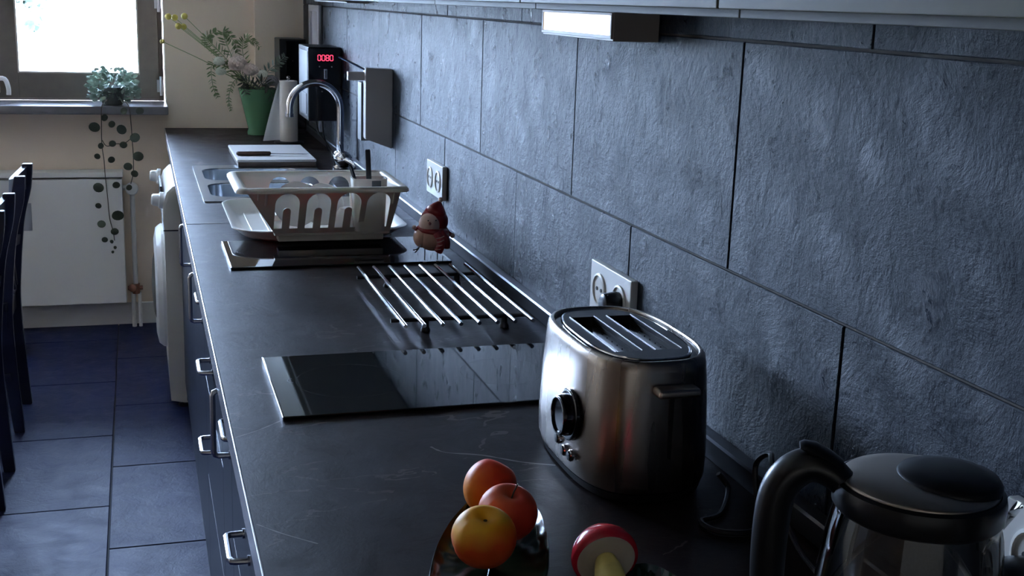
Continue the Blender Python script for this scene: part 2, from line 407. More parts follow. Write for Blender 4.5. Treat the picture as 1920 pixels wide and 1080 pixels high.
# radiator and pipework
rd = thing('panel_radiator', (-1.5, 5.55, .12), 'flat white panel radiator under the window', 'radiator')
bm = B(); box(bm, -2.5, -.805, 5.50, 5.585, .125, .685, .006); obj('front_panel', bm, 'rad', rd)
bm = B(); box(bm, -2.495, -.80, 5.502, 5.60, .692, .716, .004); obj('top_grille', bm, 'rad', rd)
for x in (-1.0, -2.2):
    bm = B(); box(bm, x - .02, x + .02, 5.58, 5.619, .2, .66, .002); obj('bracket', bm, 'rad', rd)
bm = B(); box(bm, -1.222, -1.182, 5.496, 5.501, .465, .585, .001); obj('label_plate', bm, 'label', rd)
bm = B(); lathe(bm, [(.020, 0), (.027, .006), (.027, .038), (.022, .050), (.004, .053)], (-.765, 5.535, .64), (0, -1, 0), 20); obj('thermostat_knob', bm, 'white', rd)['label'] = 'round white thermostat knob'
bm = B(); tube(bm, [(-.805, 5.55, .64), (-.765, 5.55, .64)], .012, 10); tube(bm, [(-.765, 5.535, .64), (-.765, 5.56, .64)], .014, 10); obj('valve', bm, 'white', rd)
pp = thing('heating_pipe', (-.765, 5.56, 0), 'white heating pipe running down beside the radiator', 'pipe')
bm = B(); tube(bm, [(-.765, 5.56, .62), (-.765, 5.56, .19)], .011, 12); obj('upright', bm, 'rad', pp)
bm = B(); tube(bm, [(-.765, 5.56, .20), (-.765, 5.56, .155)], .018, 10); tube(bm, [(-.80, 5.56, .18), (-.735, 5.56, .18)], .010, 8); lathe(bm, [(.016, 0), (.018, .02), (.004, .024)], (-.775, 5.545, .185), (-.3, -1, .1), 12)
obj('valve', bm, 'copper', pp)['label'] = 'dark copper valve'
bm = B(); tube(bm, [(-.777, 5.56, .16), (-.777, 5.56, 0)], .010, 10); tube(bm, [(-.750, 5.56, .16), (-.750, 5.56, 0)], .008, 10); obj('tail_pipe', bm, 'rad', pp)

# wall end profile along the worktop
bm = B(); loft(bm, [[(0.001, y, .9005), (-.0045, y, .9005), (-.006, y, .903), (-.015, y, .934), (-.013, y, .9375), (.001, y, .940)] for y in (.1, 5.58)])
struct('trim_1', bm, 'trim', 'dark metal upstand profile between worktop and tiles', 'trim')

# ================================================================== WORKTOPS
ZT = .9; XW = -.617
sink_hole = rrect(-.540, -.165, 3.575, 4.285, .05)
wt = thing('worktop', (-.3, 1.6, .862), 'dark brown marbled laminate worktop, near length with the hobs', 'worktop')
bm = B(); panel(bm, rrect(XW + .003, .001, -.05, 3.205, .001, 1), [], .038, lambda u, v, w_: Vector((u, v, .862 + w_))); obj('slab', bm, 'worktop', wt, smooth=False)
bm = B(); box(bm, XW - .0005, XW + .003, -.05, 3.205, .862, .9004, .0012); obj('edge_strip', bm, 'edge', wt)['label'] = 'bright light grey edge strip'
wt2 = thing('worktop', (-.3, 4.4, .862), 'dark brown marbled laminate worktop, far length with the sink', 'worktop')
bm = B(); panel(bm, rrect(XW + .003, .001, 3.208, 5.584, .001, 1), [sink_hole[::-1]], .038, lambda u, v, w_: Vector((u, v, .862 + w_))); obj('slab', bm, 'worktop', wt2, smooth=False)
bm = B(); box(bm, XW - .0005, XW + .003, 3.208, 5.584, .862, .9004, .0012); obj('edge_strip', bm, 'edge', wt2)['label'] = 'bright light grey edge strip'
bm = B(); box(bm, XW, -.53, 3.2052, 3.2078, .865, .9008); obj('joint_strip', bm, 'edge', wt2)
# long pale vein inlays of the laminate print are flat print on the top
def vein(pts, wd):
    bm = B(); P = smooth_path([(x, y, 0) for x, y in pts], 5); L_ = []
    for i, p in enumerate(P):
        d = (P[min(i + 1, len(P) - 1)] - P[max(i - 1, 0)]).normalized(); s = Vector((-d.y, d.x, 0)) * wd * (random.uniform(.3, 1))
        L_.append([Vector((p.x, p.y, .90004)) + s, Vector((p.x, p.y, .90004)) - s])
    loft(bm, L_, False, False, closed=False)
    return bm
MT['veincol'] = mat('vein_print', (.15, .12, .105), .4)
for pts, wd in (([(-.612, 1.59), (-.58, 1.612), (-.545, 1.645)], .0018), ([(-.36, 1.50), (-.345, 1.475), (-.30, 1.455), (-.255, 1.42), (-.215, 1.40)], .0022), ([(-.611, 1.302), (-.585, 1.27), (-.55, 1.235)], .0013)):
    obj('printed_vein', vein(pts, wd), 'veincol', wt, smooth=False)

# ================================================================== BASE CABINETS
XFc = -.597
def handle_bm(p0, p1, out=.027, r=.005):
    """D handle from p0 to p1 on the front, standing out towards -x"""
    p0 = Vector(p0); p1 = Vector(p1); d = (p1 - p0).normalized(); o = Vector((-out, 0, 0)); c = .008
    path = [p0, p0 + o * (1 - c / out), p0 + o * (1 - c * .3 / out) + d * c * .3, p0 + o + d * c, p1 + o - d * c, p1 + o * (1 - c * .3 / out) - d * c * .3, p1 + o * (1 - c / out), p1]
    bm = B(); tube(bm, path, r, 10)
    for p in (p0, p1): lathe(bm, [(r * 1.5, 0), (r * 1.5, .003)], p, (-1, 0, 0), 12)
    return bm
def base_cab(y0, y1, kind, label, hy=None, zs=None, top=.861):
    t = thing('base_cabinet', (-.3, (y0 + y1) / 2, .0), label, 'cabinet', 'base cabinets under the worktop')
    bm = B(); box(bm, -.575, -.01, y0 + .001, y1 - .001, .10, top, .001); box(bm, -.54, -.05, y0 + .001, y1 - .001, .0, .10); obj('body', bm, 'cabdark', t)
    if kind == 'drawers':
        for (z0, z1, *hh) in zs:
            bm = B(); box(bm, XFc, -.5755, y0 + .002, y1 - .002, z0 + .0015, z1 - .0015, .0012); d = obj('drawer', bm, 'cabdark', t)
            if hh:
                c = hh[1] if len(hh) > 1 else hy
                obj('handle', handle_bm((XFc, c - .045, hh[0]), (XFc, c + .045, hh[0]), .027 if len(hh) < 2 else .018, .005 if len(hh) < 2 else .0042), 'satin', d)
    else:
        z0, z1 = .102, .858
        bm = B(); box(bm, XFc, -.5755, y0 + .002, y1 - .002, z0, z1, .0012); d = obj('door', bm, 'cabdark', t)
        if hy is not None: obj('handle', handle_bm((XFc, hy, .738), (XFc, hy, .852)), 'satin', d)
ZD = [(.77, .858, .83), (.60, .77, .718), (.10, .60, .565)]
base_cab(.13, .73, 'drawers', 'dark base cabinet nearest the viewer under the kettle', .43, ZD)
base_cab(.73, 1.33, 'drawers', 'dark drawer cabinet under the fruit plate', 1.03, ZD)
base_cab(1.33, 1.925, 'drawers', 'dark drawer cabinet below the near hob', 1.63, [(.77, .858, .812, 1.865), (.60, .77, .718), (.10, .60)])
base_cab(1.925, 2.165, 'door', 'narrow dark base cabinet with tall bar handle just beyond the near hob', 1.945)
base_cab(2.165, 2.765, 'drawers', 'dark drawer cabinet below the wire trivet with two small handles', 2.46, [(.775, .858, .825, 2.70), (.63, .775, .737), (.38, .63, .565), (.10, .38)])
base_cab(2.765, 3.36, 'door', 'dark base cabinet with bar handle below the dish rack', 2.825)
base_cab(3.36, 3.86, 'door', 'dark base cabinet with bar handle at the near end of the sink', 3.45, top=.745)
base_cab(3.86, 4.35, 'plain', 'plain dark base cabinet next to the washing machine', top=.745)

# washing machine
wm = thing('washing_machine', (-.35, 4.66, 0), 'white front-loading washing machine under the far worktop', 'washing machine')
bm = B()
prof = [(-.02, .02), (-.60, .02), (-.648, .03), (-.652, .10), (-.652, .66), (-.655, .70), (-.652, .76), (-.640, .80), (-.618, .822), (-.59, .828), (-.02, .828)]
loft(bm, [[(x, y, z) for x, z in prof] for y in (4.362, 4.955)]); bmesh.ops.bevel(bm, geom=[e for e in bm.edges if abs(e.verts[0].co.y - e.verts[1].co.y) < 1e-5], offset=.008, segments=2, affect='EDGES')
obj('body', bm, 'cream', wm, 40)
bm = B(); box(bm, -.6555, -.60, 4.360, 4.957, .664, .668, .0005); box(bm, -.592, -.588, 4.3605, 4.365, .03, .82); obj('seam', bm, 'dark', wm)
bm = B(); lathe(bm, [(.235, 0), (.235, .012), (.22, .03), (.18, .038), (.165, .030), (.165, .0)], (-.650, 4.66, .40), (-1, 0, 0), 40); obj('door_ring', bm, 'white', wm)
bm = B(); lathe(bm, [(.165, .0), (.15, .03), (.10, .045), (.02, .05)], (-.650, 4.66, .40), (-1, 0, 0), 32); obj('door_glass', bm, 'blackgloss', wm)
for y, z in ((4.42, .765), (4.88, .785)):
    bm = B(); lathe(bm, [(.030, 0), (.030, .012), (.023, .016), (.020, .036), (.016, .040), (.003, .041)], (-.652, y, z), (-1, 0, .1), 24); obj('knob', bm, 'white', wm)
bm = B(); box(bm, -.6600, -.652, 4.52, 4.80, .735, .80, .002); obj('control_panel', bm, 'dark', wm)
for y in (4.40, 4.91):
    for x in (-.60, -.10):
        bm = B(); lathe(bm, [(.022, 0), (.022, .008), (.012, .01), (.012, .022)], (x, y, 0), n=14); obj('foot', bm, 'black', wm)
bm = B(); box(bm, -.60, -.02, 4.965, 5.575, .0, .855, .002); o = obj('end_panel', bm, 'white'); tag(o, 'white side panel closing the far end under the worktop', 'panel')

# ================================================================== WALL CABINETS
for i, (y0, y1) in enumerate(((-.15, .35), (.35, .85), (.85, 1.352), (1.352, 1.852), (1.852, 2.352), (2.352, 2.72))):
    lab = ['grey-green wall cabinet beyond the right edge of view', 'grey-green wall cabinet at the top right above the kettle', 'grey-green wall cabinet nearest the lit lamp on its viewer side', 'grey-green wall cabinet directly above the lit lamp', 'grey-green wall cabinet just beyond the lit lamp', 'narrow end grey-green wall cabinet, at the top centre left'][i]
    t = thing('wall_cabinet', (-.15, (y0 + y1) / 2, 1.484), lab, 'cabinet', 'wall cabinets above the tiled wall')
    bm = B(); box(bm, -.281, .001, y0 + .001, y1 - .001, 1.484, 2.2, .001); obj('body', bm, 'cabtopbody', t)
    bm = B(); box(bm, -.300, -.2815, y0 + .0015, y1 - .0015, 1.4905, 2.2, .0012); obj('door', bm, 'cabtop', t)
for y0, y1, lab in ((2.72, 3.42, 'wall cabinet over the grey wall box, just above the picture edge'), (3.42, 4.32, 'wall cabinet over the sink, just above the picture edge'), (4.32, 5.24, 'farthest wall cabinet over the black appliance, just above the picture edge')):
    t = thing('wall_cabinet', (-.15, (y0 + y1) / 2, 1.4845), lab, 'cabinet', 'wall cabinets above the tiled wall')
    bm = B(); box(bm, -.281, .001, y0 + .001, y1 - .001, 1.4845, 2.2, .001); obj('body', bm, 'cabtopbody', t)
    bm = B(); box(bm, -.300, -.2815, y0 + .0015, y1 - .0015, 1.4905, 2.2, .0012); obj('door', bm, 'cabtop', t)
def lamp(y0, y1, label, zb=1.441, dep=.070):
    t = thing('under_cabinet_lamp', (-.035, (y0 + y1) / 2, zb), label, 'lamp')
    bm = B(); box(bm, -dep, .001, y0, y1, zb, 1.4838, .0012); obj('housing', bm, 'lampbody', t)
    bm = B(); fx = -dep - .003
    for a, b_, c, d in ((y0 + .002, y1 - .002, zb + .003, zb + .008), (y0 + .002, y1 - .002, 1.477, 1.481), (y0 + .002, y0 + .008, zb + .008, 1.477), (y1 - .008, y1 - .002, zb + .008, 1.477)): box(bm, fx, -dep + .001, a, b_, c, d, .0006, 1)
    obj('bezel', bm, 'lampbody', t)
    bm = B(); box(bm, -dep - .0012, -dep + .0005, y0 + .008, y1 - .008, zb + .008, 1.477); obj('diffuser', bm, 'lampglow', t)
lamp(1.637, 1.955, 'lit rectangular under-cabinet lamp with grey end cap on the tiled wall')
lamp(3.96, 4.70, 'far under-cabinet lamp glowing at the top edge over the sink', 1.473)

# ================================================================== HOBS
def hob(y0, y1, label):
    t = thing('hob', (-.3, (y0 + y1) / 2, .9), label, 'hob')
    bm = B(); box(bm, -.541, -.042, y0, y1, .9002, .9055, .0012); obj('glass_top', bm, 'hob', t)
    bm = B(); box(bm, -.5425, -.541, y0 - .001, y1 + .001, .9002, .9055, .0004, 1); obj('edge_trim', bm, 'satin', t)
    MTr = 'ringprint'
    for cx in (-.42, -.17):
        bm = B(); r1 = .085 if cx < -.3 else .07; cy = (y0 + y1) / 2
        P1 = [(cx + r1 * math.cos(a * PI / 24), cy + r1 * math.sin(a * PI / 24), .90556) for a in range(48)]
        P2 = [(cx + (r1 - .0012) * math.cos(a * PI / 24), cy + (r1 - .0012) * math.sin(a * PI / 24), .90556) for a in range(48)]
        loft(bm, [P1, P2], False, False); obj('cooking_zone', bm, MTr, t, smooth=False)
    bm = B()
    for k in range(14):
        a0 = PI * .6 + k * PI * .8 / 14; a1 = a0 + PI * .8 / 14
        q = [bm.verts.new((-.505 + r * math.cos(a), y0 + .165 + r * math.sin(a), .9056)) for r, a in ((.012, a0), (.012, a1), (.0108, a1), (.0108, a0))]; bm.faces.new(q)
    obj('touch_mark', bm, 'ringprint2', t, smooth=False)
MT['ringprint'] = mat('ring_print', (.035, .035, .04), .15)
MT['ringprint2'] = mat('mark_print', (.3, .3, .33), .3)
hob(1.645, 1.945, 'black glass two-zone hob set in the worktop beside the toaster')
hob(2.641, 2.94, 'black glass hob in front of and partly under the dish rack')

# trivet rack
tv = thing('wire_trivet', (-.165, 2.25, .9), 'chrome wire trivet rack of eight rods on black cross bars', 'trivet')
for k in range(8):
    x = -.287 + k * .0337
    bm = B(); tube(bm, [(x, 2.005, .930), (x, 2.49, .930)], .0038, 10); obj('rod', bm, 'chrome', tv)
for y in (2.075, 2.43):
    bm = B(); tube(bm, [(-.300, y, .9225), (-.040, y, .9225)], .004, 8); obj('cross_bar', bm, 'black', tv)
    for x in (-.235, -.085):
        bm = B(); lathe(bm, [(.009, 0), (.009, .004), (.0065, .008), (.0065, .022)], (x, y, .9002), n=12); obj('foot', bm, 'black', tv)

# ================================================================== TOASTER
to = thing('toaster', (-.132, 1.392, .9), 'brushed steel two-slot toaster with black dial on the near worktop', 'toaster')
cx, cy = -.132, 1.392
bm = B(); prof = [(.085, .144, .916), (.0875, .147, .926), (.088, .1475, .955), (.0855, .144, 1.02), (.0820, .140, 1.066), (.080, .138, 1.0765), (.0765, .135, 1.0805), (.0735, .132, 1.0805), (.072, .130, 1.078), (.0715, .1295, 1.070)]
loft(bm, [superloop(cx, cy, a, b, z, 3.0 - .0 * i) for i, (a, b, z) in enumerate(prof)], True, False); obj('shell', bm, 'toaster', to, 50)
bm = B(); loft(bm, [superloop(cx, cy, a, b, z, 3.0) for a, b, z in ((.080, .140, .903), (.084, .144, .914))]); obj('base', bm, 'black', to)
bm = B(); loft(bm, [superloop(cx, cy, a, b, z, 3.0) for a, b, z in ((.0714, .1294, 1.068), (.0714, .1294, 1.0755), (.0645, .122, 1.076), (.064, .1215, 1.070))], True, False); obj('top_gasket', bm, 'blackgloss', to, 50)
sl = [[(cx + sx + (-1 if a in (0, 3) else 1) * .0165, cy + (-.083 if a < 2 else .083)) for a in range(4)] for sx in (-.0265, .0265)]
out = [(v.x, v.y) for v in superloop(cx, cy, .063, .121, 0, 3.0)]
bm = B(); panel(bm, out, sl, .006, lambda u, v, w_: Vector((u, v, 1.0735 + w_))); obj('top_plate', bm, 'darksteel', to)
for sx in (-.0265, .0265):
    for xx in (-.0175, .0175):
        bm = B(); tube(bm, [(cx + sx + xx, cy - .084, 1.0798), (cx + sx + xx, cy + .084, 1.0798)], .0009, 6); obj('slot_trim', bm, 'satin', to)
bm = B(); tube(bm, [v + Vector((0, 0, 1.0785)) for v in superloop(cx, cy, .0625, .1205, 0, 3.0)] + [superloop(cx, cy, .0625, .1205, 1.0785, 3.0)[0]], .0018, 8, False); obj('top_ring', bm, 'chrome', to)
for sx in (-.0265, .0265):
    bm = B()
    for xx in (-.0168, .0162): box(bm, cx + sx + xx, cx + sx + xx + .0006, cy - .084, cy + .084, .96, 1.0734)
    box(bm, cx + sx - .017, cx + sx + .017, cy - .084, cy + .084, .955, .960)
    for yy in (-.084, .0834): box(bm, cx + sx - .017, cx + sx + .017, cy + yy, cy + yy + .0006, .96, 1.0734)
    s_ = obj('slot_well', bm, 'dark', to)
    bm = B()
    for q in range(9):
        y = cy - .07 + q * .0175
        for xx in (-.011, .011): tube(bm, [(cx + sx + xx, y, .965), (cx + sx + xx, y, 1.069)], .0008, 5)
    for z in (1.0, 1.035, 1.067):
        for xx in (-.011, .011): tube(bm, [(cx + sx + xx, cy - .08, z), (cx + sx + xx, cy + .08, z)], .0008, 5)
    tag(obj('bread_guard', bm, 'satin', s_), None, None, kind='stuff')
XT = -.2195
bm = B(); lathe(bm, [(.033, 0), (.033, .004), (.030, .006)], (XT + .002, 1.345, .990), (-1, 0, .04), 36); obj('dial_recess', bm, 'blackgloss', to)
bm = B(); lathe(bm, [(.027, 0), (.0265, .012), (.025, .016), (.022, .0165), (.0215, .014), (.002, .014)], (XT + .001, 1.347, .989), (-1, 0, .04), 36); k_ = obj('dial', bm, 'blackgloss', to)
bm = B(); tube(bm, [Vector((XT - .0150, 1.347, .989)) + Vector((0, .0232 * math.cos(a), .0232 * math.sin(a))) for a in [i * 2 * PI / 32 for i in range(33)]], .0009, 6, False); obj('dial_ring', bm, 'chrome', k_)
for y, z in ((1.375, .948), (1.352, .940), (1.328, .9415)):
    bm = B(); lathe(bm, [(.0075, 0), (.0075, .003), (.0062, .0045), (.006, .003)], (XT, y, z), (-1, 0, 0), 20); b_ = obj('button_bezel', bm, 'chrome', to)
    bm = B(); lathe(bm, [(.0058, .0), (.0056, .005), (.001, .0055)], (XT - .001, y, z), (-1, 0, 0), 18); obj('button', bm, 'blackgloss', b_)
# script-like maker's mark, unreadable in the photo
bm = B(); P = []
for i in range(40):
    P.append((XT + .0060, 1.385 - i * .0012, 1.046 + .0022 * math.sin(i * 1.1) + (.003 if i in (3, 4, 22) else 0)))
tube(bm, P, .0005, 5); obj('logo_mark', bm, 'label', to)
yf = cy - .1465
bm = B(); box(bm, -.129, -.1235, yf - .0005, yf + .004, .930, 1.052, .0004); obj('lever_slot', bm, 'dark', to)
bm = B(); box(bm, -.152, -.098, yf - .020, yf + .004, 1.043, 1.054, .004, 3); box(bm, -.130, -.122, yf - .006, yf + .01, 1.039, 1.049, .001); obj('lever', bm, 'lid', to)
for sx in (-.05, .05):
    for sy in (-.10, .10):
        bm = B(); lathe(bm, [(.010, 0), (.011, .004)], (cx + sx, cy + sy, .9002), n=12); obj('foot', bm, 'black', to)
# cords
def cord(name, pts, r, m, label, cat='cord'):
    bm = B(); tube(bm, smooth_path(pts, 8), r, 8); return tag(obj(name, bm, m), label, cat)
cord('loose_cable', [(-.045, 1.27, .925), (-.034, 1.262, .907), (-.075, 1.20, .9045), (-.108, 1.185, .9045), (-.10, 1.155, .9045), (-.065, 1.145, .9045), (-.044, 1.165, .9045), (-.035, 1.19, .93), (-.03, 1.205, .962), (-.030, 1.175, .986), (-.05, 1.13, .985), (-.06, 1.05, .93), (-.05, .95, .9045)], .0035, 'black', 'black power cord looping on the worktop between toaster and kettle')

# ================================================================== SOCKETS
def socket(y0, y1, zc, label, plugs=()):
    t = thing('wall_socket', (0, (y0 + y1) / 2, zc), label, 'socket')
    bm = B(); h = (y1 - y0) / 4; box(bm, -.011, .002, y0, y1, zc - h, zc + h, .0025, 2); fr = obj('frame', bm, 'whiteplastic', t)
    for k in (1, 3):
        c = y0 + k * h
        bm = B(); lathe(bm, [(.027, 0), (.027, .003), (.0235, .0040), (.0225, .0014), (.004, .0012)], (-.0105, c, zc), (-1, 0, 0), 28, cap0=False); s_ = obj('insert', bm, 'cream', t)
        bm = B()
        for dy in (-.0095, .0095): lathe(bm, [(.0032, 0), (.0032, .0012)], (-.0117, c + dy, zc), (-1, 0, 0), 10)
        obj('pin_hole', bm, 'dark', s_)
    return t
socket(1.660, 1.832, 1.038, 'white double wall socket behind the toaster, one plug in it')
socket(2.876, 3.046, 1.048, 'white double wall socket above the snowman figure')
socket(.640, .806, 1.045, 'white double wall socket at the right edge by the kettle spout')
pg = thing('power_plug', (-.02, 1.705, 1.036), 'black angled plug in the socket behind the toaster', 'plug')
bm = B(); lathe(bm, [(.018, 0), (.019, .012), (.016, .028), (.010, .032)], (-.0100, 1.703, 1.036), (-1, 0, 0), 18); obj('body', bm, 'black', pg)
bm = B(); tube(bm, smooth_path([(-.03, 1.703, 1.035), (-.042, 1.69, 1.022), (-.044, 1.675, 1.0), (-.03, 1.66, .96), (-.022, 1.60, .92), (-.028, 1.56, .906)], 6), .0045, 8); obj('cable', bm, 'black', pg)
bm = B(); box(bm, -.034, -.031, 1.695, 1.712, 1.038, 1.052, .001); obj('cap', bm, 'greylight', pg)
pg = thing('power_plug', (-.02, .78, 1.02), 'black plug under the socket edge beside the kettle', 'plug')
bm = B(); lathe(bm, [(.027, 0), (.028, .012), (.022, .03), (.012, .036)], (-.0100, .7680, 1.018), (-1, 0, 0), 18); obj('body', bm, 'black', pg)
bm = B(); tube(bm, smooth_path([(-.04, .7625, 1.025), (-.05, .77, 1.0), (-.045, .79, .95), (-.04, .80, .906)], 6), .004, 8); obj('cable', bm, 'black', pg)

# ================================================================== KETTLE
kx, ky = -.1215, .781
kt = thing('kettle', (kx, ky, .9), 'glass electric kettle with black handle and steel lid at the lower right', 'kettle')
bm = B(); lathe(bm, [(.078, 0), (.080, .006), (.078, .018), (.070, .022)], (kx, ky, .9002), n=40); obj('power_base', bm, 'black', kt)
bm = B(); lathe(bm, [(.074, .922), (.081, .925), (.0815, .945), (.079, .948)], (kx, ky, 0), n=40); obj('lower_band', bm, 'lid', kt)
bm = B(); lathe(bm, [(.0795, .948), (.0795, .97), (.0755, 1.03), (.0695, 1.08), (.0655, 1.098)], (kx, ky, 0), n=48, cap0=False, cap1=False); lathe(bm, [(.0765, .948), (.0765, .97), (.0727, 1.03), (.067, 1.08), (.063, 1.098)], (kx, ky, 0), n=48, cap0=False, cap1=False); obj('glass_body', bm, 'jarglass', kt)
bm = B(); lathe(bm, [(.070, .949), (.070, .951), (.05, .953), (.01, .953)], (kx, ky, 0), n=40); obj('heater_plate', bm, 'water', kt)
bm = B(); lathe(bm, [(.0655, 1.094), (.0685, 1.098), (.0690, 1.110), (.0675, 1.1165), (.0640, 1.1185), (.0640, 1.112)], (kx, ky, 0), n=48, cap1=False); obj('collar', bm, 'black', kt)
bm = B(); lathe(bm, [(.0625, 1.110), (.0632, 1.1185), (.0610, 1.1205), (.045, 1.1245), (.02, 1.1265), (.004, 1.127)], (kx, ky, 0), n=48); obj('lid', bm, 'lid', kt, 60)
bm = B(); lathe(bm, [(.0425, 1.1150), (.0425, 1.1240), (.039, 1.1290), (.025, 1.1325), (.004, 1.1335)], (kx + .0195, ky - .010, 0), n=40); obj('lid_cap', bm, 'black', kt, 60)
dr = Vector((-.90, .44, 0)).normalized(); kc = Vector((kx, ky, 0))
def hp(d, z): return kc + dr * d + Vector((0, 0, z))
bm = B(); path = smooth_path([hp(.058, 1.110), hp(.072, 1.122), hp(.088, 1.126), hp(.104, 1.116), hp(.1135, 1.095), hp(.116, 1.05), hp(.114, 1.0), hp(.108, .96), hp(.095, .94), hp(.078, .937)], 6)
side = dr.cross(Vector((0, 0, 1)))
L_ = []
for i, p in enumerate(path):
    d = (path[min(i + 1, len(path) - 1)] - path[max(i - 1, 0)]).normalized(); u = side; v = d.cross(u).normalized(); tt = i / (len(path) - 1)
    a = .0155 if tt < .85 else .012; b_ = .0115 + .004 * math.sin(PI * min(1, tt * 1.2))
    L_.append([p + u * a * math.cos(k * 2 * PI / 16) + v * b_ * math.sin(k * 2 * PI / 16) for k in range(16)])
loft(bm, L_); obj('handle', bm, 'black', kt, 60)
bm = B(); L_ = []
for d, z, hh, ww in ((.062, 1.126, .006, .011), (.072, 1.133, .006, .012), (.084, 1.139, .006, .012), (.094, 1.142, .004, .011), (.098, 1.142, .002, .008)):
    p = hp(d, z); L_.append([p + side * ww * math.cos(k * PI / 6) + Vector((0, 0, 1)) * hh * math.sin(k * PI / 6) for k in range(12)])
loft(bm, L_); obj('lid_release', bm, 'black', kt)
bm = B(); sd = Vector((.98, -.20, 0)).normalized(); sp_ = side * 0 + sd.cross(Vector((0, 0, 1)))
L_ = []
for d, z, wd in ((.060, 1.055, .006), (.068, 1.072, .014), (.080, 1.092, .018), (.086, 1.100, .018)):
    p = kc + sd * d + Vector((0, 0, z)); L_.append([kc + sd * .060 + Vector((0, 0, z)) + sp_ * wd * 1.1, p + sp_ * wd * .6, p + sd * .004, p - sp_ * wd * .6, kc + sd * .060 + Vector((0, 0, z)) - sp_ * wd * 1.1])
loft(bm, L_, False, False, closed=False); obj('spout', bm, 'jarglass', kt, 80)

# ================================================================== LEAF PLATES AND FRUIT
def leaf_plate(c, d, a, b, label, tip=1.0):
    d = Vector((*d, 0)).normalized(); s = Vector((-d.y, d.x, 0)); c = Vector(c)
    t = thing('leaf_plate', c, label, 'plate')
    def pt(f, th, z):
        u = math.cos(th); v = math.sin(th)
        k = 1.0 + .06 * tip * max(0, u) ** 12
        return c + d * a * f * u * k + s * b * f * v * (1 - .18 * u * u) + Vector((0, 0, z))
    n = 216; bm = B()
    loops = []
    for f, z in ((.60, 0), (.80, .002), (.93, .006), (1.0, .012), (.985, .0140), (.92, .0085), (.80, .0050), (.55, .0035), (.25, .0035)):
        loops.append([pt(f * (1 + (.003 * math.sin(i * 2 * PI / n * 18) if f > .9 else 0)), 2 * PI * i / n, z + (.0004 * math.sin(i * 2 * PI / n * 36) if .3 < f < .97 and z > .004 else 0)) for i in range(n)])
    loft(bm, loops); obj('dish', bm, 'plate', t, 60)
    bm = B(); tube(bm, [c + d * a * f + Vector((0, 0, .0042)) for f in (-.8, -.4, 0, .4, .8)], [.001, .0018, .0018, .0014, .0008], 6); obj('midrib', bm, 'plate', t)
    return t
leaf_plate((-.381, 1.130, .9002), (.36, .93), .212, .062, 'dark green glazed leaf-shaped plate holding the nectarines')
leaf_plate((-.262, 1.0, .9002), (.45, .9), .085, .060, 'smaller dark green leaf-shaped plate under the toadstool ornament')
def nectarine(c, r, axis, m, label, sq=(1, 1, .93), stem=False, lobe=0.0):
    t = thing('nectarine', (c[0], c[1], c[2]), label, 'fruit', None)
    bm = B(); q = Vector((0, 0, 1)).rotation_difference(Vector(axis).normalized())
    n, mm = 40, 26; loops = []
    for j in range(mm + 1):
        ph = PI * j / mm
        lp = []
        for i in range(n):
            th = 2 * PI * i / n
            rr = r * (1 - .36 * math.exp(-(ph / .36) ** 2)) * (1 - .035 * math.exp(-((th - PI) / .18) ** 2) * math.sin(ph)) * (1 + lobe * math.cos(ph))
            lp.append(q @ Vector((rr * math.sin(max(ph, .01)) * math.cos(th) * sq[0], rr * math.sin(max(ph, .01)) * math.sin(th) * sq[1], rr * math.cos(ph) * sq[2])))
        loops.append(lp)
    loft(bm, loops); o = obj('flesh', bm, m, None, 180); o.parent = t
    bm = B(); top = r * .64 * sq[2]
    if stem:
        tube(bm, [q @ Vector((0, 0, top - .002)), q @ Vector((.001, .001, top + .008)), q @ Vector((.004, .003, top + .017))], .0009, 6); nm = 'stem'
    else:
        lathe(bm, [(.003, top - .003), (.0022, top + .0005)], (0, 0, 0), q @ Vector((0, 0, 1)), 8) if False else tube(bm, [q @ Vector((0, 0, top - .003)), q @ Vector((0, 0, top + .0008))], .0028, 8); nm = 'stem_scar'
    s_ = obj(nm, bm, 'twig'); s_.parent = t
    return t
nectarine((-.342, 1.270, .9365), .0315, (.5, .3, .75), N1, 'farthest nectarine on the leaf plate, orange with a red blush', (1.0, .92, 1.08), lobe=-.05)
nectarine((-.346, 1.187, .9385), .0335, (.10, -.30, .95), N2, 'rosy nectarine with a thin stem, middle right on the leaf plate', stem=True)
nectarine((-.389, 1.132, .9385), .0350, (-.02, -.25, .97), N3, 'nearest nectarine, yellow around its hollow and red below', (1, 1, .93))
# toadstool
tsn = Vector((-.10, -.90, -.22)).normalized(); tc_ = Vector((-.279, 1.064, .938))
ms = thing('toadstool_ornament', (tc_.x, tc_.y, .905), 'red toadstool ornament with cream underside and yellow stem, lying on its side', 'ornament')
bm = B(); lathe(bm, [(.001, -.028), (.014, -.0265), (.025, -.020), (.0325, -.009), (.0352, .001), (.0345, .007), (.0305, .0095)], tc_, tsn, 40, cap1=False); obj('cap', bm, 'capred', ms, 180)
bm = B(); lathe(bm, [(.031, .009), (.0285, .0112), (.018, .0085), (.008, .006)], tc_, tsn, 40); g_ = obj('underside', bm, 'capwhite', ms, 60)
bm = B(); p0 = tc_ + tsn * .005; lathe(bm, [(.0095, 0), (.0115, .006), (.0135, .014), (.0155, .026), (.0155, .036), (.011, .044), (.004, .047), (.001, .0475)], p0, (tsn + Vector((-.06, 0, -.05))).normalized(), 24); obj('stem', bm, 'stemyellow', ms, 180)

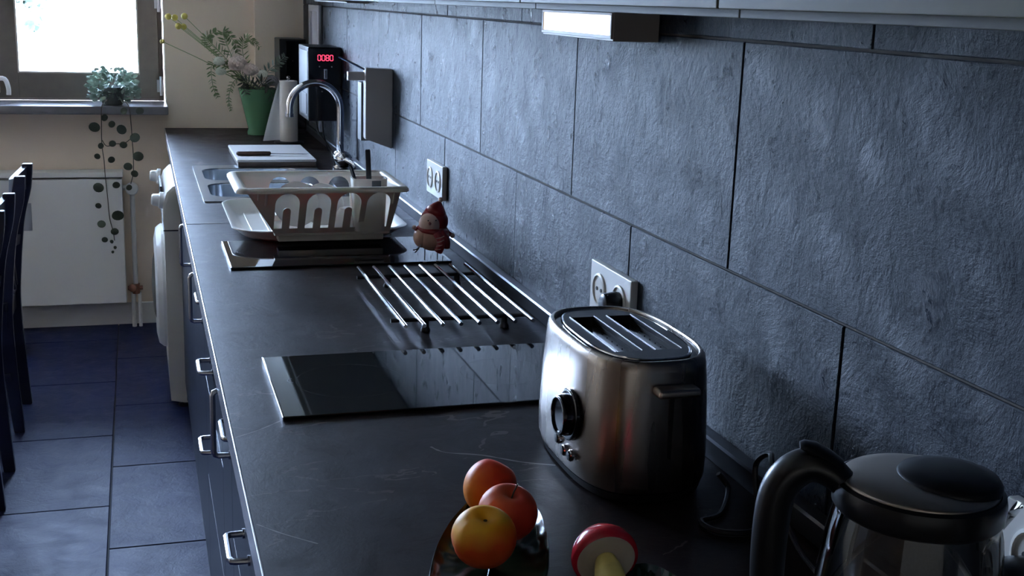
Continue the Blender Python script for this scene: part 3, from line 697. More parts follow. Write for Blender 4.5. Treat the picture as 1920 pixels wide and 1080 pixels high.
# ================================================================== SNOWMAN
sc = Vector((-.075, 2.665, 0))
sn = thing('snowman_figure', (-.10, 2.63, .9055), 'small pottery snowman in red hat and scarf on thin wire legs', 'figurine')
def sph(bm, c, r, sx=1, sy=1, sz=1, n=28, m=16):
    c = Vector(c); loops = []
    for j in range(m + 1):
        ph = PI * j / m; s = max(math.sin(ph), .005)
        loops.append([c + Vector((r * sx * s * math.cos(2 * PI * i / n), r * sy * s * math.sin(2 * PI * i / n), r * sz * math.cos(ph))) for i in range(n)])
    loft(bm, loops); return bm
bx, by = -.094, 2.63
bm = B(); sph(bm, (bx + .003, by, .966), .0365, 1.05, .92, .90); sph(bm, (bx - .024, by - .002, .966), .021, .9, 1, 1.15); obj('body', bm, 'snowbody', sn, 180)
bm = B(); sph(bm, (bx - .006, by - .009, .998), .0260, 1.0, .90, .95); h_ = obj('head', bm, 'snowface', sn, 180)
bm = B(); lathe(bm, [(.0012, 0), (.0035, .001), (.002, .008), (.0004, .012)], (bx - .012, by - .0315, 1.002), (-.25, -1, -.1), 10); obj('nose', bm, 'red', h_)
bm = B()
for ex in (-.012, .006): sph(bm, (bx + ex - .004, by - .0315, 1.0085), .0016, n=8, m=6)
obj('eyes', bm, 'black', h_)
bm = B(); sph(bm, (bx + .006, by + .004, 1.001), .0325, 1.0, .95, .98)
lathe(bm, [(.026, 0), (.021, .012), (.012, .022), (.006, .028), (.003, .030)], (bx + .008, by + .002, 1.018), (.35, 0, 1), 20); obj('hat', bm, 'red', sn, 180)
bm = B(); sph(bm, (bx + .020, by + .002, 1.050), .006, n=14, m=8); obj('hat_bobble', bm, 'snowface', sn, 180)
bm = B(); tube(bm, [Vector((bx + .002 + .0300 * math.cos(a), by + .0285 * math.sin(a), .981 - .004 * math.cos(a))) for a in [i * 2 * PI / 28 for i in range(29)]], .0072, 10, False)
tube(bm, smooth_path([(bx + .004, by - .031, .980), (bx + .012, by - .0375, .965), (bx + .012, by - .0375, .950), (bx + .008, by - .033, .938)], 5), [.010] * 16, 10)
tube(bm, smooth_path([(bx + .012, by - .030, .982), (bx + .026, by - .029, .962), (bx + .027, by - .026, .945)], 5), [.010] * 11, 10); s_ = obj('scarf', bm, 'red', sn, 180)
bm = B()
for k in range(4): tube(bm, [(bx + .000, by - .0455 + .002 * (k == 3), .970 - .009 * k), (bx + .010, by - .0482 + .002 * (k == 3), .972 - .009 * k), (bx + .018, by - .0455 + .003 * (k == 3), .975 - .009 * k)], .0009, 6)
obj('scarf_stripe', bm, 'snowface', s_)
bm = B(); tube(bm, smooth_path([(bx + .030, by, .985), (bx + .038, by - .003, .974), (bx + .044, by - .005, .970)], 4), .0055, 8); obj('arm', bm, 'red', sn, 180)
bm = B(); sph(bm, (bx + .0475, by - .005, .968), .006, n=12, m=8); obj('hand', bm, 'snowface', sn, 180)
bm = B(); tube(bm, smooth_path([(bx - .028, by, .985), (bx - .035, by - .003, .984), (bx - .039, by - .005, .987)], 4), .0050, 8); obj('arm', bm, 'red', sn, 180)
bm = B(); sph(bm, (bx - .042, by - .005, .989), .0052, n=12, m=8); obj('hand', bm, 'snowface', sn, 180)
for dx in (-.016, .014):
    bm = B(); tube(bm, [(bx + dx, by - .003, .940), (bx + dx - .001, by - .006, .912)], .0011, 6); l_ = obj('leg', bm, 'black', sn)
    bm = B(); sph(bm, (bx + dx - .001, by - .010, .9082), .0050, 1.0, 1.5, .50, 14, 8); obj('foot', bm, 'woodhandle', l_, 180)
bm = B(); tube(bm, smooth_path([(bx - .030, by - .02, .950), (bx - .042, by - .035, .944), (bx - .052, by - .040, .944)], 4), .0016, 6); tube(bm, [(bx - .035, by - .025, .944), (bx - .047, by - .042, .939)], .0014, 6); obj('twig', bm, 'alu', sn)

# ================================================================== DISH RACK
ra = thing('drip_tray', (-.32, 3.1, .9), 'white plastic drip tray beneath the dish rack', 'tray')
bm = B(); out_ = [(-.545, 3.02), (-.552, 3.16), (-.530, 3.30), (-.50, 3.385)]
def trayloop(f, z, zf=0):
    pts = []
    base = rrect(-.520 + f, -.085 - f, 2.875 + f, 3.375 - f, .07, 8)
    for (x, y) in base:
        wx = 0
        if x < -.44: wx = -.028 * math.sin((y - 2.875) / .5 * PI) ** 2 + .008
        pts.append(Vector((x + wx, y, z)))
    return pts
loft(bm, [trayloop(.045, .9062), trayloop(.032, .914), trayloop(.018, .926), trayloop(.006, .936), trayloop(.0, .937), trayloop(.0, .9395), trayloop(.007, .9405), trayloop(.022, .929), trayloop(.036, .917), trayloop(.05, .910)]); obj('tray_body', bm, 'whiteplastic', ra, 60)
bm = B()
for k in range(9): tube(bm, [(-.46 + k * .042, 2.95, .9105), (-.46 + k * .042, 3.33, .9105)], .0022, 6)
tag(obj('tray_ribs', bm, 'whiteplastic', ra), None, None, kind='stuff')

dk = thing('dish_rack', (-.31, 2.9, .92), 'ivory plastic dish drainer basket with arched openings', 'dish rack')
TX0, TX1, BX0, BX1, TY0, TY1, BY0, BY1, ZB, ZR = -.497, -.140, -.425, -.150, 2.762, 3.025, 2.905, 3.010, .938, 1.055
def lerp(a, b, t): return a + (b - a) * t
def wall_near(u, v, w_): return Vector((u, lerp(BY0 - .055, TY0, v) + w_, lerp(ZB, ZR, v)))
def wall_farr(u, v, w_): return Vector((u, lerp(BY1, TY1, v) + w_, lerp(ZB, ZR, v)))
def arch(uc, hw, v0, v1, tongue=True, asp=.117):
    n = 10; pts = [(uc - hw, v0)]
    cyv = v1 - hw / asp
    pts += [(uc + hw * math.cos(PI - PI * i / n), cyv + hw / asp * math.sin(PI - PI * i / n)) for i in range(n + 1)]
    pts += [(uc + hw, v0)]
    if tongue:
        iw = hw * .32; tv_ = v0 + (v1 - v0) * .50
        pts += [(uc + iw, v0)] + [(uc + iw * math.cos(PI * i / 6), tv_ + iw / asp * math.sin(PI * i / 6)) for i in range(7)] + [(uc - iw, v0)]
    return pts
cs = [-.400, -.327, -.256, -.186]
Q = [(BX0, 0), (BX1, 0), (TX1, 1), (TX0, 1)]
bm = B(); panel(bm, Q, [arch(c, .028, .12, .93, i < 3)[::-1] for i, c in enumerate(cs)], .003, wall_near)
obj('near_wall', bm, 'rackplastic', dk)
bm = B(); panel(bm, Q, [arch(c, .027, .14, .95, True)[::-1] for c in (-.392, -.318, -.244)], .003, wall_farr)
obj('far_wall', bm, 'rackplastic', dk)
def sidewall(x0b, x0t, nm):
    bm = B(); th = .003
    def f(u, v, w_): return Vector((lerp(x0b, x0t, v) + w_, lerp(lerp(BY0 - .055, TY0, v), lerp(BY1, TY1, v), u), lerp(ZB, ZR, v)))
    panel(bm, [(0, 0), (1, 0), (1, 1), (0, 1)], [], th, f); obj(nm, bm, 'rackplastic', dk)
sidewall(BX0, TX0, 'left_wall'); sidewall(BX1, TX1, 'right_wall')
bm = B(); o1 = [Vector((x, y, 0)) for x, y in rrect(TX0 - .024, TX1 + .020, TY0 - .022, TY1 + .018, .022, 5)]; i1 = [Vector((x, y, 0)) for x, y in rrect(TX0 + .001, TX1 - .001, TY0 + .001, TY1 - .001, .012, 5)]
def zz(L_, z): return [Vector((p.x, p.y, z)) for p in L_]
def mixl(a, b, t): return [p.lerp(q, t) for p, q in zip(a, b)]
loft(bm, [zz(i1, 1.050), zz(i1, 1.058), zz(mixl(i1, o1, .25), 1.0625), zz(mixl(i1, o1, .75), 1.0625), zz(o1, 1.057), zz(o1, 1.051), zz(mixl(i1, o1, .9), 1.051), zz(mixl(i1, o1, .7), 1.057), zz(mixl(i1, o1, .3), 1.057), zz(mixl(i1, o1, .1), 1.050)], False, False); obj('rim', bm, 'rackplastic', dk, 60)
bm = B(); box(bm, BX0, BX1 + .003, BY0 - .055, BY1 + .002, ZB - .006, ZB + .002, .002); box(bm, BX0 + .01, BX1 - .01, BY0 - .045, BY1 - .01, ZB - .022, ZB - .005, .003); obj('floor_grid', bm, 'rackplastic', dk)
for u in (-.468, -.450, -.152):
    bm = B(); a = wall_near(u, .97, -.004); b_ = wall_near(u, .68 if u > -.46 else .8, -.003); tube(bm, [a, b_], .003, 6)
    obj('rib', bm, 'rackplastic', dk)
# dishes
def dplate(c, r, ax, label, m='whiteplastic'):
    t = thing('dinner_plate', c, label, 'plate')
    bm = B(); lathe(bm, [(r * .55, 0), (r * .6, .001), (r * .98, .012), (r, .0145), (r * .97, .0155), (r * .60, .005), (r * .1, .004)], (0, 0, 0), ax, 40); o = obj('dish', bm, m, None, 60); o.parent = t
dplate((-.365, 2.925, .995), .055, (0, -1, .25), 'white plate standing at the left inside the dish rack')
dplate((-.300, 2.935, .992), .052, (0, -1, .25), 'white saucer standing in the middle of the dish rack')
t = thing('white_bowl', (-.245, 2.90, .94), 'white bowl lying upside down at the right of the dish rack', 'bowl')
bm = B(); lathe(bm, [(.038, 0), (.040, .003), (.034, .03), (.020, .045), (.018, .050), (.003, .050)], (-.245, 2.895, .9405), n=32); obj('shell', bm, 'whiteplastic', t, 60)
uc_ = thing('utensil_cup', (-.195, 2.87, .94), 'ivory utensil cup hooked in the right end of the dish rack', 'cup')
bm = B(); o2 = rrect(-.240, -.156, 2.825, 2.885, .015, 4); i2 = rrect(-.237, -.159, 2.828, 2.882, .013, 4)
sc_ = lambda L_, z, k: [Vector((-.198 + (x + .198) * k, 2.855 + (y - 2.855) * k, z)) for x, y in L_]
loft(bm, [sc_(o2, .942, .86), sc_(o2, 1.066, 1.0), sc_(o2, 1.070, 1.03), sc_(i2, 1.070, 1.0), sc_(i2, .95, .86)]); obj('shell', bm, 'rackplastic', uc_, 60)
bm = B(); box(bm, -.196, -.174, 2.8235, 2.8255, 1.052, 1.066, .0005); obj('grey_mark', bm, 'greylight', uc_)
t = thing('utensil', (-.195, 2.86, .955), 'black utensil handle standing upright in the cup', 'utensil')
bm = B(); box(bm, -.0065, .0065, -.003, .003, 0, .185, .0025, 2, Matrix.Translation((-.191, 2.862, .952)) @ Matrix.Rotation(-.05, 4, 'Y')); obj('grip', bm, 'black', t)
t = thing('utensil', (-.215, 2.86, .955), 'dark utensil handle leaning left out of the cup in the dish rack', 'utensil')
bm = B(); tube(bm, [(-.205, 2.865, .955), (-.226, 2.862, 1.05), (-.240, 2.86, 1.092), (-.244, 2.86, 1.100)], [.003, .004, .0045, .003], 8); obj('grip', bm, 'blackgloss', t)

# ================================================================== SINK AND TAP
sk = thing('kitchen_sink', (-.35, 3.93, .9), 'stainless steel double bowl inset sink behind the dish rack', 'sink')
b1 = rrect(-.526, -.200, 3.62, 3.90, .06); b2 = rrect(-.526, -.200, 3.955, 4.24, .06)
bm = B(); panel(bm, rrect(-.552, -.130, 3.545, 4.315, .012, 3), [b1[::-1], b2[::-1]], .0035, lambda u, v, w_: Vector((u, v, .9003 + w_))); obj('rim_plate', bm, 'sink', sk)
for bl in (b1, b2):
    cxx = sum(p[0] for p in bl) / len(bl); cyy = sum(p[1] for p in bl) / len(bl)
    L_ = []
    for k, z in ((1, .9037), (.985, .899), (.97, .80), (.93, .775), (.80, .765), (.2, .760)): L_.append([Vector((cxx + (x - cxx) * k, cyy + (y - cyy) * k, z)) for x, y in bl])
    bm = B(); loft(bm, L_, False, True); b_ = obj('bowl', bm, 'sink', sk, 60)
    bm = B(); lathe(bm, [(.035, 0), (.032, .003), (.012, .001)], (cxx, cyy, .7605), n=24); obj('drain', bm, 'chrome', b_)
tp = thing('kitchen_tap', (-.047, 4.25, .9), 'chrome swan-neck mixer tap with lever by the far sink', 'tap')
bm = B(); tube(bm, [(-.045, 4.25, .95)] + [(-.045, 4.25, z) for z in (1.0, 1.05, 1.10)] + arc((-.133, 4.25, 1.11), .088, 0, PI, 18) + [(-.221, 4.25, 1.10), (-.222, 4.25, 1.088)], .0125, 14); obj('spout', bm, 'chrome', tp, 60)
bm = B(); lathe(bm, [(.0145, 0), (.0145, .012)], (-.222, 4.25, 1.080), n=14); obj('aerator', bm, 'satin', tp)
bm = B(); lathe(bm, [(.027, 0), (.027, .006), (.022, .012), (.024, .045), (.020, .058), (.014, .062)], (-.045, 4.25, .9003), n=24); obj('base', bm, 'chrome', tp, 60)
bm = B(); lathe(bm, [(.018, 0), (.028, .012), (.030, .035), (.022, .052), (.004, .056)], (-.050, 4.25, .938), (.45, -.85, -.15), 20); k_ = obj('cartridge', bm, 'chrome', tp, 60)
bm = B(); tube(bm, [(-.045, 4.235, .955), (-.052, 4.235, .985)], [.008, .006], 8); tube(bm, [(-.03, 4.20, .935), (-.012, 4.17, .925), (.0 - .008, 4.14, .916)], [.012, .010, .006], 10); obj('lever', bm, 'chrome', tp, 60)

# boards and knife
o = thing('wooden_board', (-.26, 4.48, .9037), 'dark wooden chopping board under the white board beside the sink', 'cutting board')
bm = B(); box(bm, -.400, -.128, 4.265, 4.700, .9040, .9190, .003); obj('slab', bm, 'woodboard', o)
o = thing('white_board', (-.26, 4.48, .9192), 'white chopping board with a knife lying on it', 'cutting board')
bm = B(); box(bm, -.402, -.127, 4.268, 4.705, .9192, .9290, .003); obj('slab', bm, 'board', o)
o = thing('kitchen_knife', (-.3, 4.38, .929), 'kitchen knife with brown handle on the white board', 'knife')
bm = B(); L_ = []
for x, a, b_ in ((-.396, .006, .004), (-.390, .011, .007), (-.35, .0105, .0075), (-.30, .011, .0075), (-.278, .010, .007), (-.274, .005, .004)):
    L_.append([Vector((x, 4.385 + a * math.cos(k * PI / 7), .9365 + b_ * math.sin(k * PI / 7))) for k in range(14)])
loft(bm, L_); obj('handle', bm, 'woodhandle', o, 60)
bm = B(); pts = [(-.276, .013), (-.20, .012), (-.16, .007), (-.140, -.004), (-.16, -.007), (-.276, -.008)]
panel(bm, pts, [], .0012, lambda u, v, w_: Vector((u, 4.385 - v - (u + .276) * .15, .9345 + w_))); obj('blade', bm, 'satin', o)

# paper towels
o = thing('towel_holder', (-.135, 5.0, .9), 'black upright paper towel holder near the window wall', 'holder')
bm = B(); lathe(bm, [(.060, 0), (.060, .006), (.054, .009)], (-.137, 5.0, .9003), n=32); obj('base', bm, 'black', o)
bm = B(); tube(bm, [(-.137, 5.0, .905), (-.137, 5.0, 1.162)], .005, 8); sph(bm, (-.137, 5.0, 1.166), .008, n=12, m=8); obj('rod', bm, 'chrome', o)
o = thing('paper_towel_roll', (-.137, 5.0, .9095), 'paper towel roll with its loose end pulled out like a white wedge', 'paper roll')
bm = B(); lathe(bm, [(.036, .9096), (.0365, .912), (.0365, 1.151), (.036, 1.1535), (.018, 1.1535), (.018, 1.13)], (-.137, 5.0, 0), n=32, cap1=True); obj('roll', bm, 'paper', o)
bm = B(); q = []
for i in range(9):
    t_ = i / 8
    zt_ = 1.151; zb_ = .912
    q.append([Vector((-.170 - .000 * t_, 5.0 + .01, lerp(zb_, zt_, t_))), Vector((lerp(-.243, -.176, t_), 4.99 + .02 * math.sin(t_ * PI), lerp(.9105, zt_, t_)))])
for a in range(8):
    pass
L_ = [[p[0], p[0].lerp(p[1], .33) + Vector((0, .004, 0)), p[0].lerp(p[1], .66) - Vector((0, .003, 0)), p[1]] for p in q]
L2 = [[v + Vector((0, .0008, 0)) for v in l][::-1] for l in L_]
loft(bm, [a + b_ for a, b_ in zip(L_, L2)]); obj('loose_sheet', bm, 'papersheet', o, 60)

# ================================================================== BLACK APPLIANCE + GREY BOX etc.
ap = thing('wall_appliance', (-.06, 4.62, 1.04), 'black box-shaped appliance on the wall with a red digital display', 'appliance')
bm = B(); box(bm, -.122, .001, 4.506, 4.78, 1.04, 1.31, .003); obj('housing', bm, 'black', ap)
bm = B(); box(bm, -.1205, -.0005, 4.500, 4.506, 1.042, 1.307, .002); obj('front_panel', bm, 'blackgloss', ap)
bm = B(); box(bm, -.1250, -.1218, 4.512, 4.74, 1.055, 1.295, .001); box(bm, -.1235, -.1205, 4.500, 4.508, 1.042, 1.307, .0008); s_ = obj('side_panel', bm, 'darkgrey', ap)
bm = B(); box(bm, -.1275, -.1248, 4.53, 4.66, 1.065, 1.14, .001); obj('tank_window', bm, 'greylight', s_)
bm = B(); box(bm, -.1300, -.1248, 4.56, 4.60, 1.16, 1.178, .002); obj('latch', bm, 'black', s_)
SEG = {'0': 'abcdef', '8': 'abcdefg'}
bm = B(); x = -.0875
for ch in '0080':
    W_, H_, T_ = .0105, .0200, .0024; z = 1.262
    for s in SEG[ch]:
        if s in 'agd': zc = z + {'a': H_, 'g': H_ / 2, 'd': 0}[s]; box(bm, x + .001, x + W_ - .001, 4.4985, 4.4995, zc - T_ / 2, zc + T_ / 2)
        else:
            xx = x if s in 'ef' else x + W_; z0 = z if s in 'ec' else z + H_ / 2; box(bm, xx - T_ / 2, xx + T_ / 2, 4.4985, 4.4995, z0 + .001, z0 + H_ / 2 - .001)
    x += .0150
obj('display_digits', bm, 'led', ap, smooth=False)['label'] = 'glowing red digits'
for xx, zz_ in ((-.081, 1.240), (-.036, 1.240), (-.072, 1.150)):
    bm = B(); lathe(bm, [(.0035, 0), (.003, .003), (.0008, .0035)], (xx, 4.500, zz_), (0, -1, 0), 12); obj('button', bm, 'satin', ap)
bm = B(); box(bm, -.066, -.053, 4.494, 4.4995, 1.195, 1.232, .0015); s_ = obj('switch_plate', bm, 'satin', ap)
bm = B(); box(bm, -.0615, -.0575, 4.492, 4.495, 1.200, 1.228, .0005); obj('switch_slot', bm, 'black', s_)
bm = B(); tube(bm, smooth_path([(-.075, 4.64, 1.042), (-.07, 4.63, .99), (-.045, 4.60, .95), (-.025, 4.57, .915), (-.03, 4.52, .904)], 6), .0035, 8); tube(bm, smooth_path([(-.05, 4.66, 1.042), (-.045, 4.66, .98), (-.03, 4.68, .93), (-.02, 4.70, .905)], 6), .003, 8); obj('cable', bm, 'black', ap)
o = thing('black_device', (-.07, 5.45, .9), 'tall black box device standing behind the paper towel roll', 'appliance')
bm = B(); box(bm, -.132, -.018, 5.36, 5.56, .9003, 1.308, .004); obj('housing', bm, 'black', o)
bm = B(); box(bm, -.105, -.022, 5.355, 5.361, .92, 1.300, .002); obj('front_panel', bm, 'blackgloss', o)
bm = B(); lathe(bm, [(.0025, 0), (.001, .002)], (-.075, 5.355, 1.215), (0, -1, 0), 10); obj('indicator', bm, 'satin', o)

gb = thing('grey_wall_box', (-.04, 3.62, 1.05), 'flat grey wall box with slanted bottom, side arm and thin metal rod', 'wall box')
bm = B(); loft(bm, [[(-.080, y, 1.0815), (.0005, y, 1.053), (.0005, y, 1.288), (-.080, y, 1.290)] for y in (3.555, 3.60)]); bmesh.ops.bevel(bm, geom=bm.edges[:], offset=.002, segments=2, affect='EDGES'); obj('body', bm, 'grey', gb)
bm = B(); box(bm, -.086, -.004, 3.6005, 3.66, 1.072, 1.245, .002); obj('side_panel', bm, 'greylight', gb)
bm = B(); box(bm, -.126, -.078, 3.585, 3.600, 1.252, 1.277, .002); a_ = obj('arm', bm, 'grey', gb)
bm = B(); box(bm, -.1285, -.1255, 3.583, 3.602, 1.252, 1.277, .0008); obj('arm_cap', bm, 'whiteplastic', a_)
bm = B(); tube(bm, [(-.150, 3.62, 1.318), (-.140, 3.615, 1.315), (-.105, 3.60, 1.298), (-.074, 3.58, 1.282)], .003, 8); obj('rod', bm, 'chrome', gb)
o = thing('framed_wall_panel', (-.005, 5.15, 1.3), 'narrow aluminium-framed panel on the wall beyond the black appliance', 'panel')
bm = B()
for a, b_, c, d in ((5.0, 5.045, .945, 1.457), (5.255, 5.30, .945, 1.457), (5.045, 5.255, 1.43, 1.457), (5.045, 5.255, .945, .97)): box(bm, -.014, .001, a, b_, c, d, .002)
obj('frame', bm, 'alu', o)
bm = B(); box(bm, -.006, .001, 5.04, 5.26, .965, 1.435); obj('infill', bm, 'grey', o)

# ================================================================== VASE AND FLOWERS
va = thing('vase', (-.235, 5.3, .9), 'green glass vase at the far end of the worktop', 'vase')
bm = B(); lathe(bm, [(.036, .9003), (.044, .903), (.045, .915), (.040, .928), (.050, .97), (.066, 1.04), (.080, 1.10), (.078, 1.101), (.064, 1.04), (.047, .97), (.036, .935), (.01, .932)], (-.235, 5.3, 0), n=36); obj('body', bm, 'vase', va, 60)
def craspedia(tip, label, group=None, r=.0125):
    t = thing('ball_flower', (-.24, 5.3, .95), label, 'flower', group); tip = Vector(tip)
    mid = Vector((-.245, 5.3, 1.10)).lerp(tip, .45) + Vector((-.01, 0, .012))
    bm = B(); tube(bm, smooth_path([(-.232, 5.3, .94), (-.262, 5.30, 1.10), mid, tip], 6), .0016, 6); obj('stem', bm, 'stem', t)
    bm = B(); sph(bm, tip, r, n=18, m=12); obj('head', bm, 'yellow', t, 180)
G = 'yellow ball flowers in the vase'
for tip, lb in (((-.592, 5.30, 1.390), 'yellow ball flower highest and leftmost of the cluster'), ((-.566, 5.31, 1.386), 'yellow ball flower second from the left, high in the cluster'), ((-.553, 5.29, 1.352), 'yellow ball flower lowest on the left of the cluster'), ((-.527, 5.30, 1.393), 'yellow ball flower standing apart at the top right of the cluster'), ((-.532, 5.30, 1.350), 'yellow ball flower low on the right of the cluster')):
    craspedia(tip, lb, G, .0135)
craspedia((-.619, 5.30, 1.288), 'small dry ball flower on a long stem reaching left to the window', None, .010)
def bloom(name, c, r, m, label, n=60, cat='flower', stem=True):
    t = thing(name, c, label, cat); c = Vector(c)
    if stem:
        bm = B(); tube(bm, smooth_path([(-.235, 5.30, .945), (-.24, 5.30, 1.08), tuple(c)], 6), .0022, 6); obj('stem', bm, 'stem', t)
    bm = B()
    for i in range(n):
        k = (i + .5) / n; ph = math.acos(1 - 1.75 * k); th = i * 2.39996
        d = Vector((math.sin(ph) * math.cos(th), math.sin(ph) * math.sin(th), math.cos(ph))); d = (d + Vector((0, -.25, .0))).normalized()
        s = d.cross(Vector((0, 0, 1))).normalized() if abs(d.z) < .98 else Vector((1, 0, 0)); u = s.cross(d)
        rr = r * (.62 + .38 * k); p = c + d * rr * .55; a = r * .42
        vs = [p - s * a * .6 - u * a * .6, p + s * a * .6 - u * a * .6, p + s * a + u * a * .5 + d * a * .5, p + u * a * 1.0 + d * a * .35, p - s * a + u * a * .5 + d * a * .5]
        v_ = [bm.verts.new(x) for x in vs]; cc = bm.verts.new(p + d * a * .12)
        for j in range(5): bm.faces.new((v_[j], v_[(j + 1) % 5], cc))
    sph(bm, c, r * .5, n=12, m=8); obj('petals', bm, m, t, 60); return t
bloom('peony', (-.318, 5.26, 1.205), .050, 'peony', 'large blush peony in the middle of the bouquet', 70)
bloom('peony', (-.268, 5.25, 1.180), .042, 'peony', 'smaller peach bloom right of the large peony', 55)
bloom('hydrangea', (-.392, 5.28, 1.212), .030, 'whitebloom', 'small creamy white blossom left of the peony', 50)
bloom('hydrangea', (-.385, 5.29, 1.170), .028, 'whitebloom', 'pale blossom low on the left of the bouquet', 50)
bloom('hydrangea', (-.175, 5.24, 1.135), .034, 'mauve', 'dusky mauve blossom hanging at the right of the vase', 50)
bloom('hydrangea', (-.215, 5.24, 1.165), .026, 'whitebloom', 'cream blossom tucked into leaves at the bouquet right', 40)
def fern(pts, n, L0, label, m='fern', name='fern_frond'):
    t = thing(name, pts[0], label, 'foliage'); P = smooth_path(pts, 10)
    bm = B(); tube(bm, P, .0014, 6); obj('stem', bm, m, t)
    bm = B()
    for i in range(n):
        k = i / n; j = int(len(P) * (.2 + .78 * k)); j = min(j, len(P) - 2); d = (P[j + 1] - P[j]).normalized()
        for sg in (-1, 1):
            s = Vector((d.z, 0, -d.x)).normalized() * sg
            leaf_into(bm, P[j], s + d * .7 + Vector((0, random.uniform(-.3, .3), 0)), L0 * (1 - .6 * k), L0 * .22, .05)
    tag(obj('leaflets', bm, m, t), None, None, kind='stuff')
random.seed(11)
fern([(-.24, 5.32, 1.05), (-.33, 5.34, 1.22), (-.37, 5.33, 1.33), (-.33, 5.32, 1.30), (-.31, 5.32, 1.25)], 22, .040, 'curling fern frond at the top of the bouquet')
fern([(-.24, 5.30, 1.05), (-.36, 5.30, 1.22), (-.44, 5.30, 1.30), (-.40, 5.29, 1.335)], 22, .045, 'fern frond rising towards the yellow balls')
fern([(-.24, 5.33, 1.05), (-.29, 5.33, 1.25), (-.27, 5.32, 1.31), (-.22, 5.32, 1.27)], 20, .036, 'fern frond behind the peony')
fern([(-.25, 5.29, 1.08), (-.35, 5.28, 1.18), (-.42, 5.28, 1.20), (-.42, 5.28, 1.11), (-.40, 5.28, 1.06)], 20, .034, 'drooping fern frond at the left of the bouquet')
fern([(-.24, 5.3, 1.06), (-.29, 5.24, 1.15), (-.34, 5.22, 1.13), (-.36, 5.22, 1.06), (-.35, 5.22, 1.01)], 18, .026, 'thin hanging sprig in front of the vase', 'fern')
fern([(-.23, 5.3, 1.05), (-.20, 5.27, 1.16), (-.15, 5.26, 1.21), (-.12, 5.25, 1.24)], 14, .045, 'leafy sprig at the right of the bouquet', 'leafpale')
def darkleaf(p, d, L_, W_, label):
    t = thing('broad_leaf', p, label, 'foliage'); bm = B(); leaf_into(bm, p, d, L_, W_, .2); obj('blade', bm, 'leafdark', t)
fern([(-.24, 5.27, 1.04), (-.23, 5.21, 1.12), (-.20, 5.19, 1.12), (-.18, 5.19, 1.06)], 12, .055, 'cluster of dark leaves hanging over the vase rim', 'leafdark')
fern([(-.24, 5.27, 1.04), (-.27, 5.21, 1.12), (-.30, 5.20, 1.13), (-.29, 5.20, 1.08)], 12, .050, 'dark leaves at the left of the vase rim', 'leafdark')

# ================================================================== TRAILING PLANT
pl = thing('trailing_plant', (-.825, 5.55, 1.004), 'trailing green plant in a small pot on the window sill', 'plant')
bm = B(); lathe(bm, [(.036, 1.0045), (.040, 1.01), (.050, 1.075), (.052, 1.082), (.048, 1.082), (.044, 1.07), (.01, 1.068)], (-.825, 5.55, 0), n=24); obj('pot', bm, 'pot', pl)
bm = B(); random.seed(21)
for i in range(330):
    a = random.uniform(0, 2 * PI); r = random.random() ** .6 * .085; h = random.uniform(-.035, .125) * (1 - (r / .12) ** 2)
    leaf_into(bm, (-.825 + 1.15 * r * math.cos(a), 5.54 + .75 * r * math.sin(a), 1.05 + h), (math.cos(a), math.sin(a) * .6 - .2, random.uniform(-.6, .9)), .026, .018, .2)
tag(obj('bushy_leaves', bm, 'leafpale', pl), None, None, kind='stuff')
strandA = [(-.845, 5.50, 1.03), (-.872, 5.462, 1.01), (-.878, 5.458, .93), (-.880, 5.458, .84), (-.874, 5.458, .77), (-.872, 5.458, .70), (-.866, 5.46, .60), (-.862, 5.46, .52), (-.850, 5.46, .46), (-.846, 5.46, .42)]
strandB = [(-.80, 5.50, 1.03), (-.765, 5.462, 1.01), (-.757, 5.458, .93), (-.755, 5.458, .86), (-.753, 5.458, .79), (-.756, 5.458, .72), (-.768, 5.46, .67)]
strandC = [(-.878, 5.458, .86), (-.86, 5.457, .835), (-.82, 5.457, .845), (-.79, 5.457, .845), (-.757, 5.458, .87)]
for P in (strandA, strandB, strandC):
    bm = B(); tube(bm, smooth_path(P, 6), .0018, 6); obj('vine', bm, 'twig', pl)
# round leaf mesh shared by all hanging leaves (about 35 mm across)
bm = B(); n = 14
ring_ = [bm.verts.new((.0, .0015 * math.cos(2 * i * 2 * PI / n), 0)) for i in range(0)]
rim = []
for i in range(n):
    a = 2 * PI * i / n; r = .019 * (1 + .10 * math.cos(a)); rim.append(bm.verts.new((r * math.cos(a) + .017, .0035 * math.sin(a) ** 2, r * .9 * math.sin(a))))
c0 = bm.verts.new((.017, -.002, 0))
for i in range(n): bm.faces.new((rim[i], rim[(i + 1) % n], c0))
r_ = bmesh.ops.extrude_face_region(bm, geom=bm.faces[:])
for v in r_['geom']:
    if isinstance(v, bmesh.types.BMVert): v.co.y += .001
lf = obj('leaf', bm, 'leafdark', pl); usedl = False
def px(u, v): # helper positions measured on the wall: u, v in metres
    return (u, 5.455, v)
spots = [(-.905, .915, 1.25, 2.9), (-.865, .955, .8, 1.0), (-.835, .93, .8, -2.2), (-.90, .79, .7, 2.6), (-.885, .835, .7, 1.2), (-.838, .845, .8, .2), (-.795, .905, 1.15, 2.4), (-.79, .84, .85, 3.0), (-.745, .87, 1.15, .6), (-.735, .79, 1.2, .0), (-.775, .745, 1.0, 2.9), (-.752, .715, .85, -.6),
         (-.90, .655, 1.2, 2.8), (-.83, .665, .85, .1), (-.845, .775, .8, .5), (-.905, .575, .7, 2.7), (-.830, .530, 1.35, .1), (-.895, .495, .95, 3.0), (-.845, .460, .9, .1), (-.885, .425, .7, 3.0), (-.775, .655, .7, -2.4), (-.785, .985, .8, .9), (-.72, .985, .9, .4),
         (-.858, .415, .45, 2.0), (-.845, .39, .4, -1.6), (-.855, .37, .35, -1.8)]
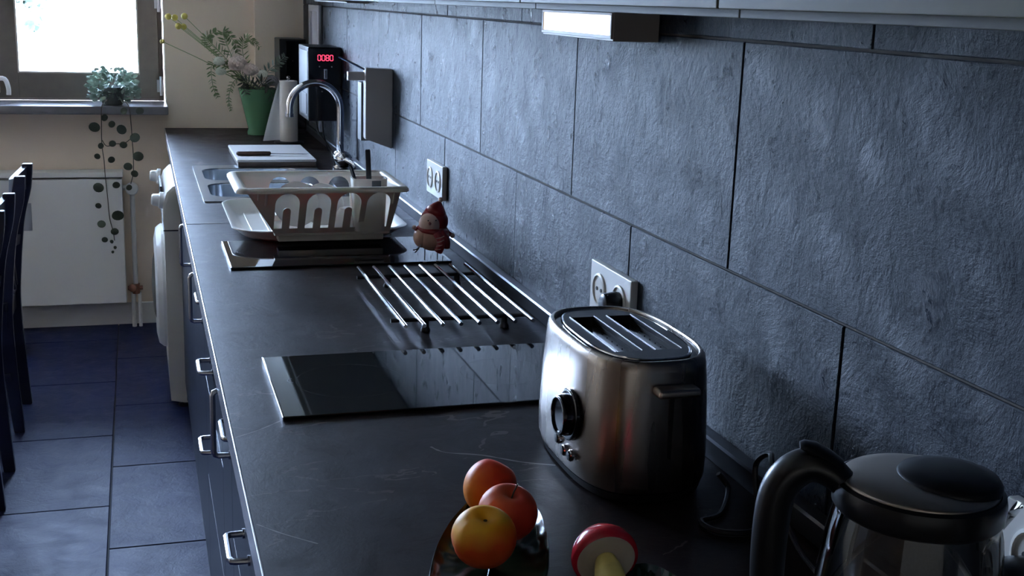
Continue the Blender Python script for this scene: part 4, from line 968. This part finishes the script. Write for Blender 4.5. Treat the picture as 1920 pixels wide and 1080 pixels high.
for i, (x, z, s, a) in enumerate(spots):
    o = lf if not usedl else place(lf, pl); usedl = True
    off = Vector((math.cos(a), 0, math.sin(a))) * .017 * s
    o.location = Vector((x, 5.455, z)) - off - wpos(pl); o.rotation_euler = (random.uniform(-.25, .25), -a, 0); o.scale = (s, 1, s)

# ================================================================== CHAIRS
def chair(yc, label):
    t = thing('dining_chair', (-1.36, yc, 0), label, 'chair', 'dark chairs along the table')
    hw = .155
    prof = [(-1.155, 0), (-1.170, .20), (-1.178, .38), (-1.172, .50), (-1.150, .68), (-1.118, .80), (-1.105, .885)]
    for s in (-1, 1):
        P = smooth_path([(x, yc + s * hw, z) for x, z in prof], 4); bm = B(); L_ = []
        for i, p in enumerate(P):
            k = i / (len(P) - 1); a = .013; b_ = .017 + .008 * math.sin(PI * k)
            L_.append([p + Vector((-b_, -a, 0)), p + Vector((b_, -a, 0)), p + Vector((b_, a, 0)), p + Vector((-b_, a, 0))])
        loft(bm, L_); bmesh.ops.bevel(bm, geom=bm.edges[:], offset=.002, segments=1, affect='EDGES'); obj('leg', bm, 'chair', t)
        bm = B(); box(bm, -1.585, -1.553, yc + s * .185 - .016, yc + s * .185 + .016, 0, .44, .003); obj('leg', bm, 'chair', t)
        bm = B(); box(bm, -1.56, -1.17, yc + s * .17 - .008, yc + s * .17 + .008, .19, .215, .003); obj('stretcher', bm, 'chair', t)
    def rail(z0, z1, th, dip, nm):
        bm = B(); L_ = []
        for i in range(13):
            k = i / 12; y = yc - hw + k * 2 * hw; c = math.sin(PI * k); x0 = lerp(-1.118, -1.107, (z0 - .80) / .08) if z0 > .75 else -1.150
            x0 -= .030 * c
            zt = z1 - dip * c
            L_.append([Vector((x0 - th, y, z0 - dip * c)), Vector((x0 + th, y, z0 - dip * c)), Vector((x0 + th + .006, y, zt)), Vector((x0 - th + .006, y, zt))])
        loft(bm, L_); obj(nm, bm, 'chair', t)
    rail(.800, .878, .010, .022, 'top_rail'); rail(.60, .635, .009, 0, 'back_rail')
    for k in range(4):
        y = yc - .105 + k * .07
        bm = B(); tube(bm, smooth_path([(-1.165, y, .46), (-1.172, y, .60), (-1.155, y, .72), (-1.138, y, .80)], 4), .009, 8); obj('slat', bm, 'chair', t)
    bm = B(); loft(bm, [[Vector((x, yc + y, z)) for x, y in rrect(-1.60, -1.165, -.195, .195, .03, 4)] for z in (.435, .462)]); obj('seat', bm, 'chair', t)
    bm = B(); box(bm, -1.565, -1.17, yc - .175, yc - .155, .37, .434); box(bm, -1.565, -1.17, yc + .155, yc + .175, .37, .434); box(bm, -1.575, -1.555, yc - .17, yc + .17, .37, .434); box(bm, -1.19, -1.17, yc - .15, yc + .15, .37, .434); obj('apron', bm, 'chair', t)
chair(4.38, 'dark navy wooden chair at the left edge nearer the window')
chair(3.71, 'dark navy wooden chair at the left edge nearer the viewer')
